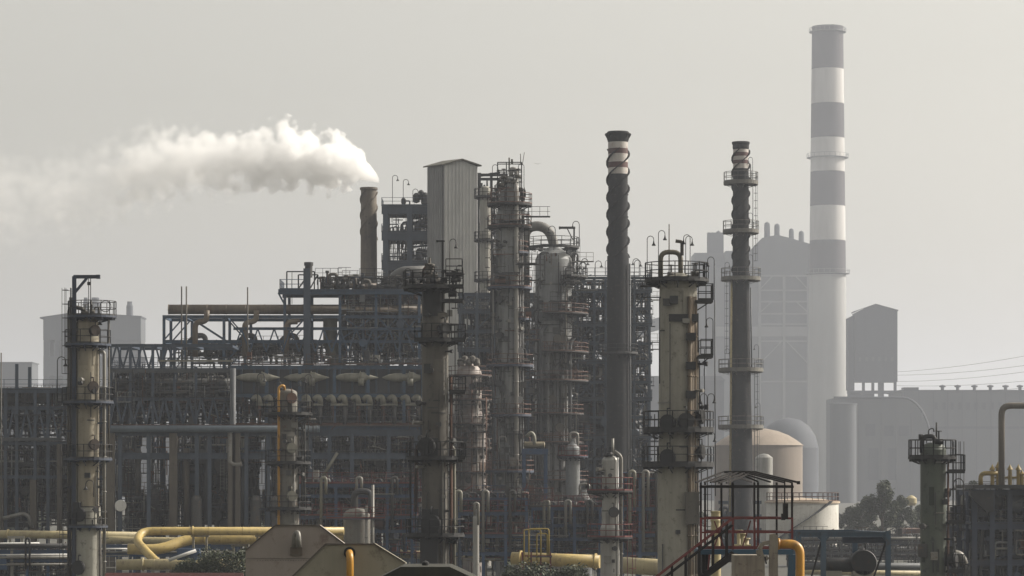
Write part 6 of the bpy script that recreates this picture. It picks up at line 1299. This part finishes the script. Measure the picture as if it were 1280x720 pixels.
for z in (628, 645, 662, 680): mb = MB(); mb.ibeam((h(898), 0, Z(z,D)), (h(952), 0, Z(z,D)), .35, .5); mb.build('beam', DB, t)
clutter(t, h(898), h(952), .5, 4, 0, Z(632,D), 34, 121, (DARK, DB, GREY), .3, drums=5)
# low buildings and a water tank behind the trees
D = 620; t = empty('water_tank', (X(1139, D), D, 0), 'small cream water tank peeping out of the trees', 'tank'); mb = MB(); r = 7*D/F; mb.lathe([(r*.7, Z(632,D)), (r, Z(629,D)), (r, Z(623,D)), (r*.5, Z(620,D)), (.01, Z(619,D))], n=20); mb.build('tank_body', CREAM, t)
mb = MB(); mb.lathe([(r*.25, 0), (r*.25, Z(632,D))], n=10); mb.build('stand', GREY, t)
for x0, x1, zt_, D_, lb in ((1132, 1152, 661, 480, 'small pink walled building with rust roof left of the dark green column'), (1185, 1232, 652, 500, 'low building with rust roof right of the dark green column'), (1050, 1130, 690, 500, 'long low dark shed under the trees')):
    t = empty('low_building', (X(x0, D_), D_, 0), lb, 'building'); boxpart(t, 'wall', TT, 0, 0, 0, X(x1,D_)-X(x0,D_), 8, Z(zt_,D_)-.8)
    mb = MB(); w_ = X(x1,D_)-X(x0,D_); mb.prism([(-.5, Z(zt_,D_)-.79), (w_+.5, Z(zt_,D_)-.79), (w_+.2, Z(zt_,D_)), (.2, Z(zt_,D_))], -.6, 8.6); mb.build('roof', RUST, t)
    for k in range(3): boxpart(t, 'window', BLACK, w_*(.15+.3*k), -.05, Z(zt_,D_)*.3, w_*(.15+.3*k)+.9, -.01, Z(zt_,D_)*.3+1.1)
D = 400
t, h = frame('low_pipe_rack', 'long low rack of grey pipes between the blue portal frame and the trees', 'pipe rack', 985, 1215, D, 4, [988, 1020, 1052, 1084, 1116, 1148, 1180, 1212], [677, 690], GREY, .25, rows=2)
for i, (z, r_) in enumerate(((673, .22), (675, .16), (686, .25), (688, .2), (695, .3), (699, .2))): mb = MB(); mb.tube([(h(985), .4+i*.5, Z(z,D)), (h(1215), .4+i*.5, Z(z,D))], r_, 8); mb.build('pipe', (GALV, CLUT, SHELL)[i % 3], t)
fine(t, h(986), h(1214), 0, 4, 0, Z(668,D), 700, 314)
# ------------------------------------------------------------------ trees and bushes
LEAF = bpy.data.materials.new('foliage'); LEAF.use_nodes = True; N = LEAF.node_tree.nodes; L = LEAF.node_tree.links; b = N['Principled BSDF']; b.inputs['Roughness'].default_value = .7
oi = N.new('ShaderNodeTexCoord'); nn = N.new('ShaderNodeTexNoise'); nn.inputs['Scale'].default_value = .9; nn.inputs['Detail'].default_value = 4; L.new(oi.outputs['Object'], nn.inputs['Vector'])
cr = N.new('ShaderNodeMix'); cr.data_type = 'RGBA'; cr.inputs[6].default_value = (.018,.028,.010,1); cr.inputs[7].default_value = (.05,.06,.022,1); L.new(nn.outputs[0], cr.inputs[0]); L.new(cr.outputs[2], b.inputs['Base Color'])
BARK = mat('bark', (.07,.055,.04), None, .9)
def leaves(rg, clumps, size, n):
    mb = MB()
    for (cx, cy_, cz, r) in clumps:
        for _ in range(n):
            while True:
                p = Vector((rg.uniform(-1,1), rg.uniform(-1,1), rg.uniform(-1,1)))
                if .3 < p.length < 1: break
            p = Vector((cx, cy_, cz)) + p*r*(1+rg.uniform(-.1,.25)); a = Vector((rg.uniform(-1,1), rg.uniform(-1,1), rg.uniform(-.6,.6))).normalized(); c = a.cross(Vector((rg.uniform(-1,1), rg.uniform(-1,1), rg.uniform(-1,1)))).normalized()
            s = size*rg.uniform(.6, 1.4); i = len(mb.v); mb.v += [tuple(p-a*s), tuple(p+c*s*.45), tuple(p+a*s), tuple(p-c*s*.45)]; mb.quad((i, i+1, i+2, i+3))
    return mb
def tree(x, D, yt, wpx, label, seed, trunk=.25, name='tree'):
    rg = random.Random(seed); H = Z(yt, D); W_ = wpx*D/F; t = empty(name, (X(x, D), D, 0), label, 'tree', 'trees behind the plant')
    cl = []; mb = MB(); mb.tube([(0, 0, 0), (.15, .1, H*.35), (-.1, 0, H*.7)], [H*.03, H*.022, H*.01], 8)
    for k in range(34):
        a = rg.uniform(0, 6.283); u = rg.random()**.6; z = rg.uniform(trunk, .97)*H; sp = W_/2*math.sin(min(1, (1.06-z/H)*1.5)*1.57)*.95
        c = (math.cos(a)*sp*u, math.sin(a)*sp*u, z); cl.append((*c, rg.uniform(.07, .17)*W_))
        if k < 12: mb.tube([(0, 0, z*.55), (c[0]*.5, c[1]*.5, z*.8), c], [H*.012, H*.008, H*.003], 5)
    mb.build('trunk', BARK, t); leaves(rg, cl, W_*.02+.07, 330).build('crown', LEAF, t); return t
tree(1102, 520, 603, 52, 'tall dark tree, the highest one behind the blue portal frame', 1); tree(1081, 540, 622, 40, 'smaller round tree left of the tall dark tree', 2); tree(1126, 545, 622, 40, 'spreading tree between the tall dark tree and the dark green column', 3)
tree(1062, 580, 636, 36, 'low tree beside the edge of the white tank', 4); tree(1148, 560, 634, 30, 'low tree tucked against the dark green column', 5); tree(1215, 480, 602, 34, 'tree half hidden by the right edge unit', 6); tree(1196, 600, 640, 30, 'small tree right of the dark green column', 9)
tree(1170, 900, 640, 60, 'far tree mostly hidden by the dark green column', 7, .1)
def bush(x, D, yt, wpx, label, seed, size=.12, name='bush', n=260):
    rg = random.Random(seed); H = Z(yt, D); W_ = wpx*D/F; t = empty(name, (X(x, D), D, 0), label, 'bush', 'bushes at the pipelines')
    cl = [(rg.uniform(-.5, .5)*W_, rg.uniform(-.8, .8), rg.uniform(.15, .92)*H, rg.uniform(.5, .9)) for _ in range(16)]
    mb = MB()
    for c in cl[:8]: mb.tube([(c[0]*.4, 0, 0), (c[0], c[1], c[2])], [.06, .02], 5)
    mb.build('stems', BARK, t); leaves(rg, cl, size, n).build('foliage', LEAF, t)
for i, (x, yt, wd) in enumerate(((246, 697, 26), (268, 689, 28), (292, 686, 30), (316, 690, 26), (228, 704, 24))):
    bush(x, 240, yt, wd, 'leafy bush ' + ('under the short cream pipe, second from the left', 'in the middle of the row by the yellow pipes', 'tallest of the row beside the mauve housing', 'touching the mauve housing', 'lowest and leftmost of the row')[i], 20+i)
for i, (x, yt, wd) in enumerate(((662, 703, 22), (686, 700, 20), (704, 704, 20), (720, 708, 22), (645, 708, 20))):
    bush(x, 235, yt, wd, 'reedy yellow green bush ' + ('left under the yellow manifold', 'right under the yellow manifold', 'before the bright yellow pipe', 'rightmost of the row before the bright yellow pipe', 'at the foot of the tallest grey column')[i], 40+i, .14, n=160)
for i, (x, D_, yt, wd) in enumerate(((1010, 700, 634, 60), (860, 760, 640, 60), (180, 620, 634, 60), (20, 600, 636, 70), (330, 640, 637, 70), (430, 660, 636, 50))):
    tree(x, D_, yt, wd, 'low hazy tree ' + ('beyond the white tank', 'beyond the broad grey column', 'seen between the legs under the blue header', 'beyond the left edge rack', 'beyond the yellow riser column', 'beyond the squat domed vessel')[i], 60+i, .1)
# a few people free details: bird
mb = MB(); mb.v = [(-.5, 0, .12), (0, -.12, 0), (0, .12, 0), (.5, 0, .12), (0, -.3, -.02), (0, .25, -.02)]
for f in ((0, 1, 2), (2, 1, 3), (1, 4, 2), (1, 2, 5)): mb.quad(f)
tag(mb.build('bird', BLACK, None, (X(672, 300), 300, Z(205, 300))), 'tiny dark bird gliding in the sky right of the tallest grey column', 'bird')
